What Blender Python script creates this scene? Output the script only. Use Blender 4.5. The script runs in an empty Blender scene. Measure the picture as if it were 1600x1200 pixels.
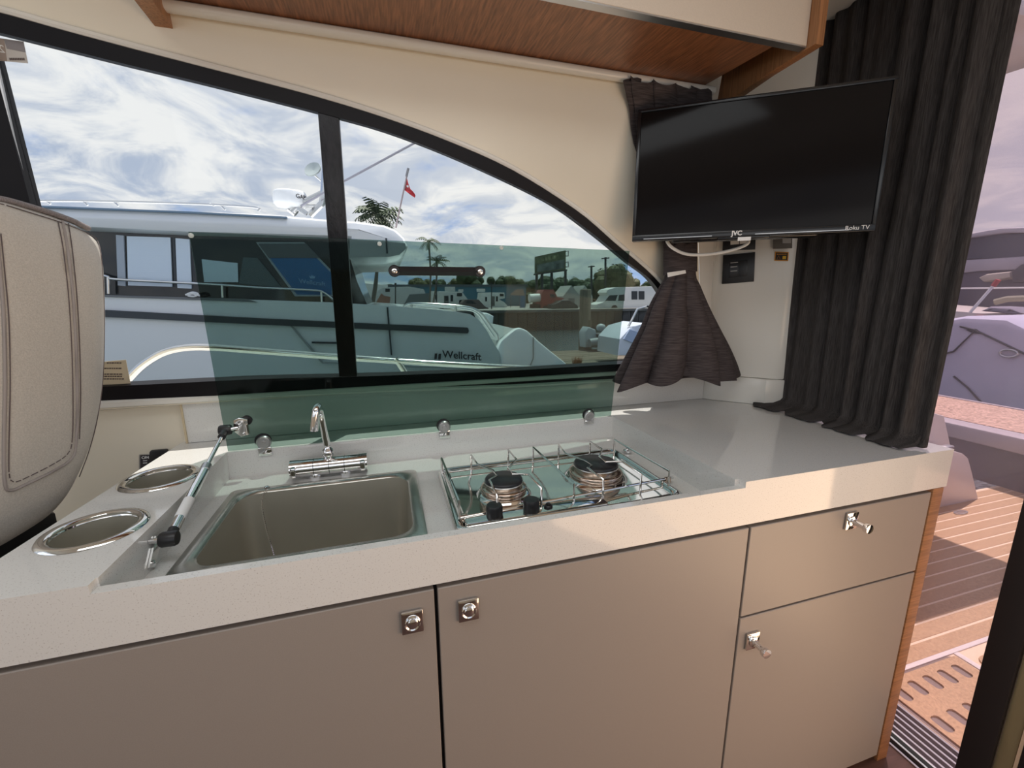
import bpy, bmesh, math, random
from mathutils import Vector, Matrix, noise
random.seed(7)
C = bpy.context.scene.collection
SC = bpy.context.scene
V = Vector

# ------------------------------------------------------------------ camera
F = 659.06
CAM = V((0, -.6243, .3647))
_y, _p, _r = math.radians(16.404), math.radians(11.557), math.radians(-.353)
FW = V((math.sin(_y)*math.cos(_p), math.cos(_y)*math.cos(_p), -math.sin(_p)))
_rt = V((math.cos(_y), -math.sin(_y), 0)); _up = _rt.cross(FW)
RT = math.cos(_r)*_rt + math.sin(_r)*_up
UP = -math.sin(_r)*_rt + math.cos(_r)*_up
cam = bpy.data.cameras.new('camera'); co = bpy.data.objects.new('camera', cam); C.objects.link(co)
cam.sensor_width = 36; cam.lens = F*36/1600; cam.clip_start = .01; cam.clip_end = 500
mw = Matrix.Identity(4)
for i in range(3):
    mw[i][0], mw[i][1], mw[i][2], mw[i][3] = RT[i], UP[i], -FW[i], CAM[i]
co.matrix_world = mw
SC.camera = co

# ------------------------------------------------------------------ light, sky, exposure
SUN = V((.22, .18, 1)).normalized()
EXPO = 0.0
SC.view_settings.view_transform = 'Standard'; SC.view_settings.look = 'None'
SC.view_settings.gamma = 1; SC.view_settings.use_curve_mapping = False
SC.view_settings.exposure = EXPO
SC.cycles.max_bounces = 10; SC.cycles.transparent_max_bounces = 16; SC.cycles.diffuse_bounces = 5
SC.cycles.caustics_reflective = False; SC.cycles.caustics_refractive = False
SC.cycles.sample_clamp_indirect = 4

w = bpy.data.worlds.new('sky'); SC.world = w; w.use_nodes = True
nt = w.node_tree; nt.nodes.clear()
def N(t, **k):
    n = nt.nodes.new(t)
    for a, b in k.items(): setattr(n, a, b)
    return n
def L(a, b): nt.links.new(a, b)
def math_(op, a, b=None, c=None):
    n = N('ShaderNodeMath', operation=op)
    for i, x in enumerate((a, b, c)):
        if x is None: continue
        if isinstance(x, (int, float)): n.inputs[i].default_value = x
        else: L(x, n.inputs[i])
    return n.outputs[0]
def mixc(fac, a, b):
    n = N('ShaderNodeMix', data_type='RGBA')
    for i, x in ((0, fac), (6, a), (7, b)):
        if isinstance(x, (int, float)): n.inputs[i].default_value = x
        elif isinstance(x, tuple): n.inputs[i].default_value = (*x, 1)
        else: L(x, n.inputs[i])
    return n.outputs[2]
def ramp(x, a, b, smooth=True):
    n = N('ShaderNodeMapRange', interpolation_type='SMOOTHSTEP' if smooth else 'LINEAR')
    L(x, n.inputs[0]); n.inputs[1].default_value = a; n.inputs[2].default_value = b
    return n.outputs[0]
tc = N('ShaderNodeTexCoord'); sep = N('ShaderNodeSeparateXYZ'); L(tc.outputs['Generated'], sep.inputs[0])
zc = math_('MAXIMUM', sep.outputs[2], 0.0)
dv = math_('ADD', zc, .22)
cmb = N('ShaderNodeCombineXYZ'); L(math_('DIVIDE', sep.outputs[0], dv), cmb.inputs[0]); L(math_('DIVIDE', sep.outputs[1], dv), cmb.inputs[1])
n1 = N('ShaderNodeTexNoise'); n1.inputs['Scale'].default_value = 1.15; n1.inputs['Detail'].default_value = 9; n1.inputs['Roughness'].default_value = .60
n1.inputs['Distortion'].default_value = .3
n2 = N('ShaderNodeTexNoise'); n2.inputs['Scale'].default_value = 2.9; n2.inputs['Detail'].default_value = 9; n2.inputs['Roughness'].default_value = .60; n2.inputs['Distortion'].default_value = .6
mp = N('ShaderNodeMapping'); mp.inputs['Location'].default_value = (3.7, 1.9, .4); L(cmb.outputs[0], mp.inputs[0])
L(mp.outputs[0], n1.inputs['Vector']); L(mp.outputs[0], n2.inputs['Vector'])
blue = mixc(math_('POWER', zc, .6), (.42, .58, .82), (.06, .2, .62))
cover = ramp(n1.outputs['Fac'], .31, .44)
shade = ramp(n2.outputs['Fac'], .38, .62)
cloud = mixc(shade, (.47, .55, .69), (.97, .97, .95))
vd = N('ShaderNodeVectorMath', operation='DOT_PRODUCT'); L(tc.outputs['Generated'], vd.inputs[0]); vd.inputs[1].default_value = V((.62, .62, .48)).normalized()
glow = math_('POWER', math_('MAXIMUM', vd.outputs['Value'], 0.0), 4)
cloud = mixc(math_('MULTIPLY', glow, .75), cloud, (1.02, .98, .90))
sky = mixc(cover, blue, cloud)
below = ramp(sep.outputs[2], -.02, .0)
sky = mixc(below, (.34, .38, .42), sky)
bg = N('ShaderNodeBackground'); L(sky, bg.inputs[0]); bg.inputs[1].default_value = 0.95
wo = N('ShaderNodeOutputWorld'); L(bg.outputs[0], wo.inputs[0])

def light(name, typ, loc, energy, target=None, size=None, color=(1, 1, 1)):
    d = bpy.data.lights.new(name, typ); o = bpy.data.objects.new(name, d); C.objects.link(o)
    d.energy = energy; d.color = color; o.location = loc
    if size: d.shape = 'RECTANGLE'; d.size, d.size_y = size
    if target is not None: o.rotation_euler = (V(target)-V(loc)).to_track_quat('-Z', 'Y').to_euler()
    return o
s = light('sun', 'SUN', (4, 4, 12), 5.2, None, None, (1, .94, .84)); s.rotation_euler = (-SUN).to_track_quat('-Z', 'Y').to_euler(); s.data.angle = .009
# area lamps added as fill: opposite side, ceiling, forward end and doorway
s = light('opposite_side_fill', 'AREA', (-.1, -1.95, .60), 1.6, (.1, .5, .8), (2.2, .6), (1, .97, .93)); s.data.spread = math.radians(95)  # fill lamp added at assumed opposite windows, aimed up to brighten the wall
light('ceiling_fill', 'AREA', (-.1, -.42, 1.12), 5.5, (-.1, -.38, 0), (1.3, .4), (.92, .97, 1))  # broad fill added under the ceiling to brighten the counter
light('forward_fill', 'AREA', (-1.86, -.25, .60), 2.5, (0, .25, .05), (1.3, .7), (.93, .97, 1))  # fill lamp added at an assumed windscreen to lift the counter's left end
light('doorway_bounce_fill', 'AREA', (1.27, -.88, -.42), 12.5, (.3, -.15, -.42), (1.4, 1.0), (1, .68, .44))  # warm fill lamp added, standing in for sunlit deck bounce on the cabinets

# ------------------------------------------------------------------ helpers
def ray(px, py): return FW + RT*((px-800)/F) + UP*((600-py)/F)
def onY(px, py, y): d = ray(px, py); return CAM + d*((y-CAM.y)/d.y)
def onX(px, py, x): d = ray(px, py); return CAM + d*((x-CAM.x)/d.x)
def onZ(px, py, z): d = ray(px, py); return CAM + d*((z-CAM.z)/d.z)
NW = V((0, .9841, .1775)); W0 = V((0, .624, 0))
def onP(px, py, p0, n): d = ray(px, py); return CAM + d*((p0-CAM).dot(n)/d.dot(n))
def onW(px, py, off=0): return onP(px, py, W0+NW*off, NW)

def crom(pts, n=6, closed=False):
    pts = [V(p) for p in pts]; out = []; m = len(pts)
    rng = m if closed else m-1
    for i in range(rng):
        p1, p2 = pts[i], pts[(i+1) % m]
        p0 = pts[(i-1) % m] if closed or i > 0 else 2*p1-p2
        p3 = pts[(i+2) % m] if closed or i+2 < m else 2*p2-p1
        for k in range(n):
            t = k/n
            out.append(.5*((2*p1)+(p2-p0)*t+(2*p0-5*p1+4*p2-p3)*t*t+(3*p1-p0-3*p2+p3)*t**3))
    if not closed: out.append(pts[-1])
    return out

class MB:
    def __init__(s, M=None): s.v = []; s.f = []; s.M = M
    def add(s, verts, faces):
        o = len(s.v)
        for p in verts: s.v.append(s.M @ V(p) if s.M else V(p))
        for f in faces: s.f.append([i+o for i in f])
        return s
    def bm(s, b):
        b.verts.index_update(); s.add([v.co.copy() for v in b.verts], [[v.index for v in f.verts] for f in b.faces]); b.free(); return s
    def box(s, x0, y0, z0, x1, y1, z1, bev=0, seg=2):
        b = bmesh.new(); bmesh.ops.create_cube(b, size=1)
        for v in b.verts: v.co = V(((x0+x1)/2+v.co.x*(x1-x0), (y0+y1)/2+v.co.y*(y1-y0), (z0+z1)/2+v.co.z*(z1-z0)))
        if bev: bmesh.ops.bevel(b, geom=b.edges[:], offset=bev, segments=seg, profile=.5, affect='EDGES')
        return s.bm(b)
    def prism(s, poly, ext, bev=0):
        poly = [V(p) for p in poly]; ext = V(ext); n = len(poly)
        b = bmesh.new(); a = [b.verts.new(p) for p in poly]; c = [b.verts.new(p+ext) for p in poly]
        fa = b.faces.new(a); fc = b.faces.new(c[::-1])
        for i in range(n): b.faces.new((a[i], c[i], c[(i+1) % n], a[(i+1) % n]))
        bmesh.ops.recalc_face_normals(b, faces=b.faces[:])
        if bev:
            es = [e for e in b.edges if (e.verts[0] in a) == (e.verts[1] in a)]
            bmesh.ops.bevel(b, geom=es, offset=bev, segments=2, profile=.5, affect='EDGES')
        bmesh.ops.triangulate(b, faces=[f for f in b.faces if len(f.verts) > 4])
        return s.bm(b)
    def slab(s, outer, holes, n, t):
        n = V(n); b = bmesh.new(); es = []; loops = []
        for lp in [outer]+holes:
            vs = [b.verts.new(V(p)) for p in lp]; loops.append(vs)
            es += [b.edges.new((vs[i], vs[(i+1) % len(vs)])) for i in range(len(vs))]
        bmesh.ops.triangle_fill(b, use_beauty=True, use_dissolve=False, edges=es, normal=n)
        fs = list(b.faces); mp_ = {}
        for v in list(b.verts): mp_[v] = b.verts.new(v.co+n*t)
        for f in fs: b.faces.new([mp_[v] for v in reversed(f.verts)])
        for vs in loops:
            for i in range(len(vs)):
                p, q = vs[i], vs[(i+1) % len(vs)]; b.faces.new((p, q, mp_[q], mp_[p]))
        bmesh.ops.recalc_face_normals(b, faces=b.faces[:])
        return s.bm(b)
    def tube(s, pts, r, n=8, closed=False, flat=None):
        pts = [V(p) for p in pts]; m = len(pts); rs = r if isinstance(r, (list, tuple)) else [r]*m
        vs = []; up = None
        for i in range(m):
            a = pts[(i-1) % m] if closed or i else pts[i]; c = pts[(i+1) % m] if closed or i < m-1 else pts[i]
            t = (c-a).normalized()
            if up is None: up = t.orthogonal().normalized() if flat is None else V(flat)
            up = (up-t*up.dot(t)).normalized(); bi = t.cross(up)
            for k in range(n):
                an = 2*math.pi*(k+.5)/n
                vs.append(pts[i]+(up*math.cos(an)+bi*math.sin(an))*rs[i])
        fs = []
        for i in range(m if closed else m-1):
            j = (i+1) % m
            for k in range(n): fs.append([i*n+k, i*n+(k+1) % n, j*n+(k+1) % n, j*n+k])
        if not closed: fs += [list(range(n))[::-1], [(m-1)*n+k for k in range(n)]]
        return s.add(vs, fs)
    def lathe(s, prof, c, ax=(0, 0, 1), n=24, cap=True):
        ax = V(ax).normalized(); u = ax.orthogonal().normalized(); w_ = ax.cross(u); c = V(c); vs = []; fs = []
        for r, z in prof:
            for k in range(n):
                a = 2*math.pi*k/n; vs.append(c+ax*z+(u*math.cos(a)+w_*math.sin(a))*r)
        for i in range(len(prof)-1):
            for k in range(n): fs.append([i*n+k, i*n+(k+1) % n, (i+1)*n+(k+1) % n, (i+1)*n+k])
        if cap and prof[0][0] > 1e-6: fs.append(list(range(n))[::-1])
        if cap and prof[-1][0] > 1e-6: fs.append([(len(prof)-1)*n+k for k in range(n)])
        return s.add(vs, fs)
    def ball(s, c, r, sx=1, sy=1, sz=1, u=12, v=8):
        b = bmesh.new(); bmesh.ops.create_uvsphere(b, u_segments=u, v_segments=v, radius=r)
        for q in b.verts: q.co = V(c)+V((q.co.x*sx, q.co.y*sy, q.co.z*sz))
        return s.bm(b)
    def loft(s, rings, cap0=True, cap1=True, closed=True):
        n = len(rings[0]); vs = [V(p) for r in rings for p in r]; fs = []
        for i in range(len(rings)-1):
            for k in range(n if closed else n-1): fs.append([i*n+k, i*n+(k+1) % n, (i+1)*n+(k+1) % n, (i+1)*n+k])
        if cap0: fs.append(list(range(n))[::-1])
        if cap1: fs.append([(len(rings)-1)*n+k for k in range(n)])
        return s.add(vs, fs)
    def text(s, string, size, o, xd, yd, ext=.0005, align='CENTER', fn=None, bold=0):
        cu = bpy.data.curves.new('t', 'FONT'); cu.body = string; cu.size = size; cu.align_x = align; cu.align_y = 'CENTER'; cu.extrude = ext; cu.offset = bold*size
        ob = bpy.data.objects.new('t', cu); me = ob.to_mesh()
        xd = V(xd).normalized(); yd = V(yd).normalized(); zd = xd.cross(yd); o = V(o)
        f = fn or (lambda q: o+xd*q.x+yd*q.y+zd*q.z)
        s.add([f(v.co) for v in me.vertices], [list(p.vertices) for p in me.polygons])
        ob.to_mesh_clear(); bpy.data.objects.remove(ob); bpy.data.curves.remove(cu); return s
    def build(s, name, mat, parent=None, smooth=40, label=None, kind=None):
        o3 = V((0, 0, 0)); q = parent
        while q is not None: o3 += q.location; q = q.parent
        me = bpy.data.meshes.new(name); me.from_pydata([v-o3 for v in s.v], [], s.f); me.validate()
        b = bmesh.new(); b.from_mesh(me); bmesh.ops.recalc_face_normals(b, faces=b.faces[:]); b.to_mesh(me); b.free()
        if smooth:
            me.polygons.foreach_set('use_smooth', [True]*len(me.polygons)); me.set_sharp_from_angle(angle=math.radians(smooth))
        me.materials.append(mat)
        o = bpy.data.objects.new(name, me); C.objects.link(o); o.parent = parent
        if label: o['label'] = label
        if kind: o['kind'] = kind
        return o
def tag(o, label, cat, group=None):
    o['label'] = label; o['category'] = cat
    if group: o['group'] = group
    return o
def thing(name, label, cat, loc=(0, 0, 0), group=None):
    o = bpy.data.objects.new(name, None); C.objects.link(o); o.location = loc; o.empty_display_size = .05
    return tag(o, label, cat, group)
def struct(o): o['kind'] = 'structure'; return o
def sroot(name, loc=(0, 0, 0)):
    o = bpy.data.objects.new(name, None); C.objects.link(o); o.location = loc; return struct(o)
def copy_tree(o, loc=None, parent=None):
    c = o.copy(); C.objects.link(c); c.parent = parent
    if loc is not None: c.location = loc
    for ch in list(o.children): copy_tree(ch, None, c)
    return c
def rrect(x0, y0, x1, y1, r, z, n=5):
    out = []
    for cx, cy, a0 in ((x1-r, y1-r, 0), (x0+r, y1-r, 90), (x0+r, y0+r, 180), (x1-r, y0+r, 270)):
        for k in range(n+1):
            a = math.radians(a0+90*k/n); out.append(V((cx+r*math.cos(a), cy+r*math.sin(a), z)))
    return out
def circ(cx, cy, r, z, n=32): return [V((cx+r*math.cos(2*math.pi*k/n), cy+r*math.sin(2*math.pi*k/n), z)) for k in range(n)]

# ------------------------------------------------------------------ materials
def M(name, col, rough=.5, metal=0, var=None, bump=None, spec=.5, coat=0, scale=(1, 1, 1), rvar=None, emit=0):
    """var=(scale, amount, detail): value noise; bump=(scale, strength); scale: stretch of the noise"""
    m = bpy.data.materials.new(name); m.use_nodes = True; t = m.node_tree; b = t.nodes['Principled BSDF']
    b.inputs['Base Color'].default_value = (*col, 1); b.inputs['Roughness'].default_value = rough; b.inputs['Metallic'].default_value = metal
    b.inputs['Specular IOR Level'].default_value = spec; b.inputs['Coat Weight'].default_value = coat; b.inputs['Coat Roughness'].default_value = .05
    if emit: b.inputs['Emission Color'].default_value = (*col, 1); b.inputs['Emission Strength'].default_value = emit
    if var or bump:
        tc = t.nodes.new('ShaderNodeTexCoord'); mp = t.nodes.new('ShaderNodeMapping'); mp.inputs['Scale'].default_value = scale
        t.links.new(tc.outputs['Object'], mp.inputs[0])
        def nz(sc, det):
            n = t.nodes.new('ShaderNodeTexNoise'); n.inputs['Scale'].default_value = sc; n.inputs['Detail'].default_value = det
            t.links.new(mp.outputs[0], n.inputs['Vector']); return n.outputs['Fac']
        if var:
            f = nz(var[0], var[2] if len(var) > 2 else 4)
            mr = t.nodes.new('ShaderNodeMapRange'); t.links.new(f, mr.inputs[0]); mr.inputs[1].default_value = .3; mr.inputs[2].default_value = .7
            mx = t.nodes.new('ShaderNodeMix'); mx.data_type = 'RGBA'; t.links.new(mr.outputs[0], mx.inputs[0])
            mx.inputs[6].default_value = (*[c*(1-var[1]) for c in col], 1); mx.inputs[7].default_value = (*[min(1, c*(1+var[1])) for c in col], 1)
            t.links.new(mx.outputs[2], b.inputs['Base Color'])
        if bump:
            bp = t.nodes.new('ShaderNodeBump'); bp.inputs['Strength'].default_value = bump[1]; bp.inputs['Distance'].default_value = .002
            t.links.new(nz(bump[0], 3), bp.inputs['Height']); t.links.new(bp.outputs[0], b.inputs['Normal'])
    return m
def glass_mat(name, tint, ior=1.45, haze=0, hazecol=(1, 1, 1), rough=0.0):
    m = bpy.data.materials.new(name); m.use_nodes = True; t = m.node_tree; t.nodes.clear()
    tr = t.nodes.new('ShaderNodeBsdfTransparent'); tr.inputs[0].default_value = (*tint, 1)
    gl = t.nodes.new('ShaderNodeBsdfGlossy'); gl.inputs['Roughness'].default_value = rough
    lw = t.nodes.new('ShaderNodeLayerWeight'); lw.inputs[0].default_value = .5          # Schlick reflectance, same from both faces
    f0 = ((ior-1)/(ior+1))**2
    pw = t.nodes.new('ShaderNodeMath'); pw.operation = 'POWER'; pw.inputs[1].default_value = 5; t.links.new(lw.outputs['Facing'], pw.inputs[0])
    fr = t.nodes.new('ShaderNodeMath'); fr.operation = 'MULTIPLY_ADD'; fr.inputs[1].default_value = 1-f0; fr.inputs[2].default_value = f0; t.links.new(pw.outputs[0], fr.inputs[0])
    mx = t.nodes.new('ShaderNodeMixShader'); out = t.nodes.new('ShaderNodeOutputMaterial')
    src = tr.outputs[0]
    if haze:
        df = t.nodes.new('ShaderNodeBsdfDiffuse'); df.inputs[0].default_value = (*hazecol, 1)
        m2 = t.nodes.new('ShaderNodeMixShader'); m2.inputs[0].default_value = haze
        t.links.new(src, m2.inputs[1]); t.links.new(df.outputs[0], m2.inputs[2]); src = m2.outputs[0]
    t.links.new(fr.outputs[0], mx.inputs[0]); t.links.new(src, mx.inputs[1]); t.links.new(gl.outputs[0], mx.inputs[2])
    t.links.new(mx.outputs[0], out.inputs[0]); return m
def speckle(name, col, dark, rough):
    m = M(name, col, rough, spec=.65); t = m.node_tree; b = t.nodes['Principled BSDF']
    tc = t.nodes.new('ShaderNodeTexCoord'); v = t.nodes.new('ShaderNodeTexVoronoi'); v.inputs['Scale'].default_value = 330
    nz = t.nodes.new('ShaderNodeTexNoise'); nz.inputs['Scale'].default_value = 420; nz.inputs['Detail'].default_value = 2
    t.links.new(tc.outputs['Object'], v.inputs['Vector']); t.links.new(tc.outputs['Object'], nz.inputs['Vector'])
    r1 = t.nodes.new('ShaderNodeMapRange'); t.links.new(nz.outputs['Fac'], r1.inputs[0]); r1.inputs[1].default_value = .60; r1.inputs[2].default_value = .72
    mx = t.nodes.new('ShaderNodeMix'); mx.data_type = 'RGBA'; t.links.new(r1.outputs[0], mx.inputs[0])
    mx.inputs[6].default_value = (*col, 1); mx.inputs[7].default_value = (*dark, 1)
    t.links.new(mx.outputs[2], b.inputs['Base Color']); return m
quartz = speckle('quartz', (.72, .71, .69), (.48, .45, .43), .07)
cream = M('cream_gelcoat', (.80, .735, .61), .22, var=(3, .03))
white_gel = M('white_gelcoat', (.78, .76, .71), .2, var=(3, .02))
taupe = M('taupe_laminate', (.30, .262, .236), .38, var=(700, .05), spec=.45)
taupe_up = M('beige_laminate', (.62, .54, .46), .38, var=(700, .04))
gap_black = M('shadow_gap_black', (.012, .01, .012), .7)
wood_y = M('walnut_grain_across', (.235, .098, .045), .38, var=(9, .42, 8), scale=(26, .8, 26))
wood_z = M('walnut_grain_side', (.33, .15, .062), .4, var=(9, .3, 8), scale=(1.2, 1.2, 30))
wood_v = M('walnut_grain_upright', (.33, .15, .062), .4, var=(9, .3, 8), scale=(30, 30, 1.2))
black_rub = M('black_frame', (.008, .007, .009), .42, spec=.2)
blk_mull = M('black_mullion', (.012, .011, .014), .30, spec=.3, var=(90, .5), bump=(120, .5), scale=(1, 1, .35))
black_pl = M('black_plastic', (.013, .013, .015), .4)
black_satin = M('black_satin', (.02, .02, .023), .3)
steel = M('brushed_steel', (.60, .58, .54), .27, 1, var=(40, .08), scale=(1, 1, 8))
steel_bowl = M('sink_steel', (.50, .475, .40), .36, .55, var=(5, .08))
mirror_steel = M('polished_steel', (.76, .75, .73), .08, 1)
chrome = M('chrome', (.85, .85, .86), .05, 1)
copper = M('heat_tinted_steel', (.62, .50, .42), .16, 1)
alu = M('aluminium', (.55, .55, .56), .35, 1)
lid_glass = glass_mat('green_tinted_glass', (.535, .635, .605), 1.2)
pane_glass = glass_mat('window_glass', (.965, .975, .985), 1.2)
door_glass = glass_mat('rose_tinted_glass', (.90, .82, .88), 1.4, .11, (1, .88, .96))
leather = M('grey_beige_leather', (.50, .465, .42), .55, var=(420, .10, 2), bump=(500, .35))
welt_m = M('leather_welt', (.30, .265, .25), .55)
pipe_m = M('ribbed_piping', (.20, .175, .175), .6, var=(260, .5, 2), scale=(1, 6, 1))
thread = M('dark_thread', (.10, .075, .075), .7)
cloth_dk = M('charcoal_curtain_cloth', (.055, .049, .048), .85, var=(30, .45, 6), scale=(16, 16, .8), spec=.2)
cloth_tie = M('charcoal_brown_cloth', (.058, .047, .048), .8, var=(30, .5, 6), scale=(.9, .9, 16), spec=.25)
white_pl = M('white_plastic', (.78, .77, .74), .35)
screen_m = M('tv_screen', (.008, .0065, .0065), .10, spec=.10)
bezel_m = M('tv_bezel', (.010, .010, .012), .22)
print_w = M('white_print', (.8, .8, .8), .5)
print_k = M('black_print', (.03, .025, .03), .5)
floor_m = M('dark_floor', (.10, .05, .035), .4, var=(14, .3), scale=(1, 6, 1))
teak = M('sunny_teak_foam', (.47, .31, .175), .75, var=(160, .22, 3), bump=(200, .4))
caulk = M('pale_caulk', (.80, .62, .44), .7)
slot_m = M('slot_grey', (.22, .17, .15), .7)
lav_white = M('cockpit_gelcoat', (.72, .66, .62), .35, var=(4, .03))
dark_grey = M('dark_bulwark', (.075, .07, .085), .6, var=(30, .2))
olive_m = M('brass_olive_seal', (.30, .26, .15), .35, var=(20, .15), scale=(1, 1, .2))

exec_parts = []
# ------------------------------------------------------------------ structure
SEC_STRUCT = True
struct(MB().box(-1.9, -2.05, -.96, 1.34, .72, -.92).build('floor', floor_m))
struct(MB().box(-1.9, -2.05, 1.13, 1.36, .62, 1.17).build('ceiling', white_gel))
# window wall, leaning in
out_px = [(-90, -6), (0, 15), (100, 43), (200, 70), (300, 96), (400, 122), (500, 149), (600, 180), (700, 217), (800, 262), (900, 325), (960, 376), (1022, 430), (1050, 470), (1068, 520), (1062, 566), (1030, 589)]
out_bt = [(980, 592), (800, 602), (600, 609), (340, 620), (160, 628), (-100, 638)]
in_px = [(-20, 47), (100, 77), (200, 102), (300, 126), (400, 151), (500, 177), (600, 205), (700, 243), (800, 288), (870, 325), (930, 369), (980, 410), (1015, 437), (1040, 475), (1054, 520), (1046, 552), (1015, 565)]
in_bt = [(965, 568), (800, 578), (600, 586), (400, 591), (160, 603), (125, 605)]
outer = [onW(*p) for p in crom([(*q, 0) for q in out_px], 4) for p in [(p.x, p.y)]] + [onW(*q) for q in out_bt]
inner = [onW(*p) for p in crom([(*q, 0) for q in in_px], 4) for p in [(p.x, p.y)]] + [onW(*q) for q in in_bt] + [onW(46, 300)]
def Wz(x, z): return V((x, .624-.1804*z, z))
we0, we1 = onW(1097, 585), onW(1084, 140); wdir = (we1-we0)/(we1.z-we0.z)
we0 = we0+wdir*(.105-we0.z); we1 = we0+wdir*(1.14-.105)
struct(MB().slab([Wz(-1.9, .105), we0, we1, Wz(-1.9, 1.14)], [outer], NW, .035).build('wall_back', cream))
win = sroot('window_1', (0, .6, .4))
MB().slab([p-NW*.006 for p in outer], [[p-NW*.006 for p in inner]], NW, .030).build('frame', black_rub, win)
MB().tube([p-NW*.004 for p in outer], .0065, 8, True).build('edge_bead', white_gel, win)
mul = [onW(496, 172, -.004), onW(529, 172, -.004), onW(558, 592, -.004), onW(530, 592, -.004)]
MB().prism(mul, NW*.026, .003).build('mullion', blk_mull, win)
sp = onW(540, 400).x
MB().slab([p+NW*.010 for p in inner], [], NW, .004).build('pane', pane_glass, win, 0)
MB().tube([onW(-8, 90, -.002), onW(20, 215, -.002), onW(41, 300, -.002), onW(100, 520, -.002)], .0035, 6).build('pillar_seal', alu, win)
# ledge below the window, backsplash line and lower wall
def ext_x(prof, x0, x1): return MB().prism([V((x0, y, z)) for y, z in prof], (x1-x0, 0, 0), 0)
struct(ext_x([(.600, .128), (.592, .122), (.594, .112), (.622, .100), (.640, .100), (.640, .128)], -1.9, 1.10).build('trim_1', white_gel))
struct(MB().box(-1.9, .632, -.92, 1.10, .66, .11).build('wall_lower', cream))
# aft corner wall: plan polyline
pl = [(1.092, .66), (1.092, .612), (1.108, .585), (1.200, .492), (1.222, .462), (1.262, .44), (1.30, .44), (1.30, .66)]
struct(MB().prism([V((x, y, .092)) for x, y in pl], (0, 0, 1.05), .004).build('wall_right', white_gel))
f0 = [V((1.108, .585, z)) for z in (.092, 1.142)]
struct(MB().loft([[we0-NW*.001, we1-NW*.001], [(we0+f0[0])/2+V((.012, .012, 0)), (we1+f0[1])/2+V((.012, .012, 0))], [V((1.092, .616, .092)), V((1.092, .616, 1.142))]], False, False, False).build('trim_4', white_gel, None, 80))
pl2 = [(1.090, .66), (1.090, .612), (1.106, .583), (1.198, .489), (1.207, .462), (1.25, .44), (1.30, .44), (1.30, .66)]
struct(MB().prism([V((x, y, 0.0005)) for x, y in pl2], (0, 0, .090), .003).build('trim_2', white_gel))
struct(MB().box(1.30, .44, -.92, 1.34, .72, 1.14).build('wall_aft', white_gel))
struct(MB().box(1.29, -2.05, 1.02, 1.34, .46, 1.14, .004).build('trim_3', white_gel))
# other side of the cabin
struct(MB().box(-1.9, -2.09, -.92, 1.34, -2.05, .08).build('wall_front', cream))
struct(MB().box(-1.94, -2.05, -.92, -1.90, .72, .08).build('wall_left', cream))

# ------------------------------------------------------------------ countertop
ct = thing('countertop', 'white speckled quartz galley worktop with sunken sink bay', 'countertop', (.4, .3, -.1))
T = -.096
cupA, cupB, cr = (-.473, .164), (-.472, .373), .064
mb = MB()
mb.slab([V((-.562, .016, T)), V((-.3925, .016, T)), V((-.3925, .632, T)), V((-.530, .632, T))], [circ(*cupA, cr-.004, T), circ(*cupB, cr-.004, T)], (0, 0, 1), -T)
mb.slab([V((.66, .016, T)), V((1.296, .016, T)), V((1.296, .42, T)), V((1.205, .485, T)), V((1.10, .632, T)), V((.66, .632, T))], [], (0, 0, 1), -T)
mb.box(-.3925, .505, T, .66, .632, 0)
# front apron with the rim dropped across the bay
mb.prism([V((-.562, 0, T)), V((1.296, 0, T)), V((1.296, 0, 0)), V((.672, 0, 0)), V((.672, 0, -.013)), V((-.395, 0, -.013)), V((-.395, 0, 0)), V((-.562, 0, 0))], (0, .016, 0))
mb.build('slab', quartz, ct, 30)
fl = MB().slab([V((-.3925, .016, -.075)), V((.66, .016, -.075)), V((.66, .505, -.075)), V((-.3925, .505, -.075))], [rrect(-.345, .10, .035, .40, .05, -.075)], (0, 0, 1), .008)
fl.build('bay_floor', quartz, ct, 30)
MB().box(-.512, .612, .0005, 1.088, .632, .104, .002).build('backsplash', quartz, ct, 30)
MB().box(-.516, .610, .0005, -.5115, .631, .104).build('sealant_bead', M('tan_sealant', (.55, .45, .3), .6), ct)

# cup holders
def cup(c, label):
    t = thing('cup_holder', label, 'cup holder', (c[0], c[1], 0), 'steel cup holders beside the sink')
    r = cr
    MB().lathe([(r-.012, -.003), (r-.010, .0035), (r-.004, .0055), (r+.002, .0045), (r+.005, .0005), (r+.004, .0002), (r-.006, .0002)], (*c, 0), n=48, cap=False).build('rim', mirror_steel, t, 60)
    MB().lathe([(r-.011, .003), (r-.012, -.02), (r-.014, -.078), (r-.020, -.085), (0, -.086)], (*c, 0), n=48, cap=False).build('cup', steel_bowl, t, 60)
    return t
cup(cupA, 'steel cup holder nearer the counter front edge, left of the sink')
cup(cupB, 'steel cup holder nearer the window, close to the glass lid')

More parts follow.
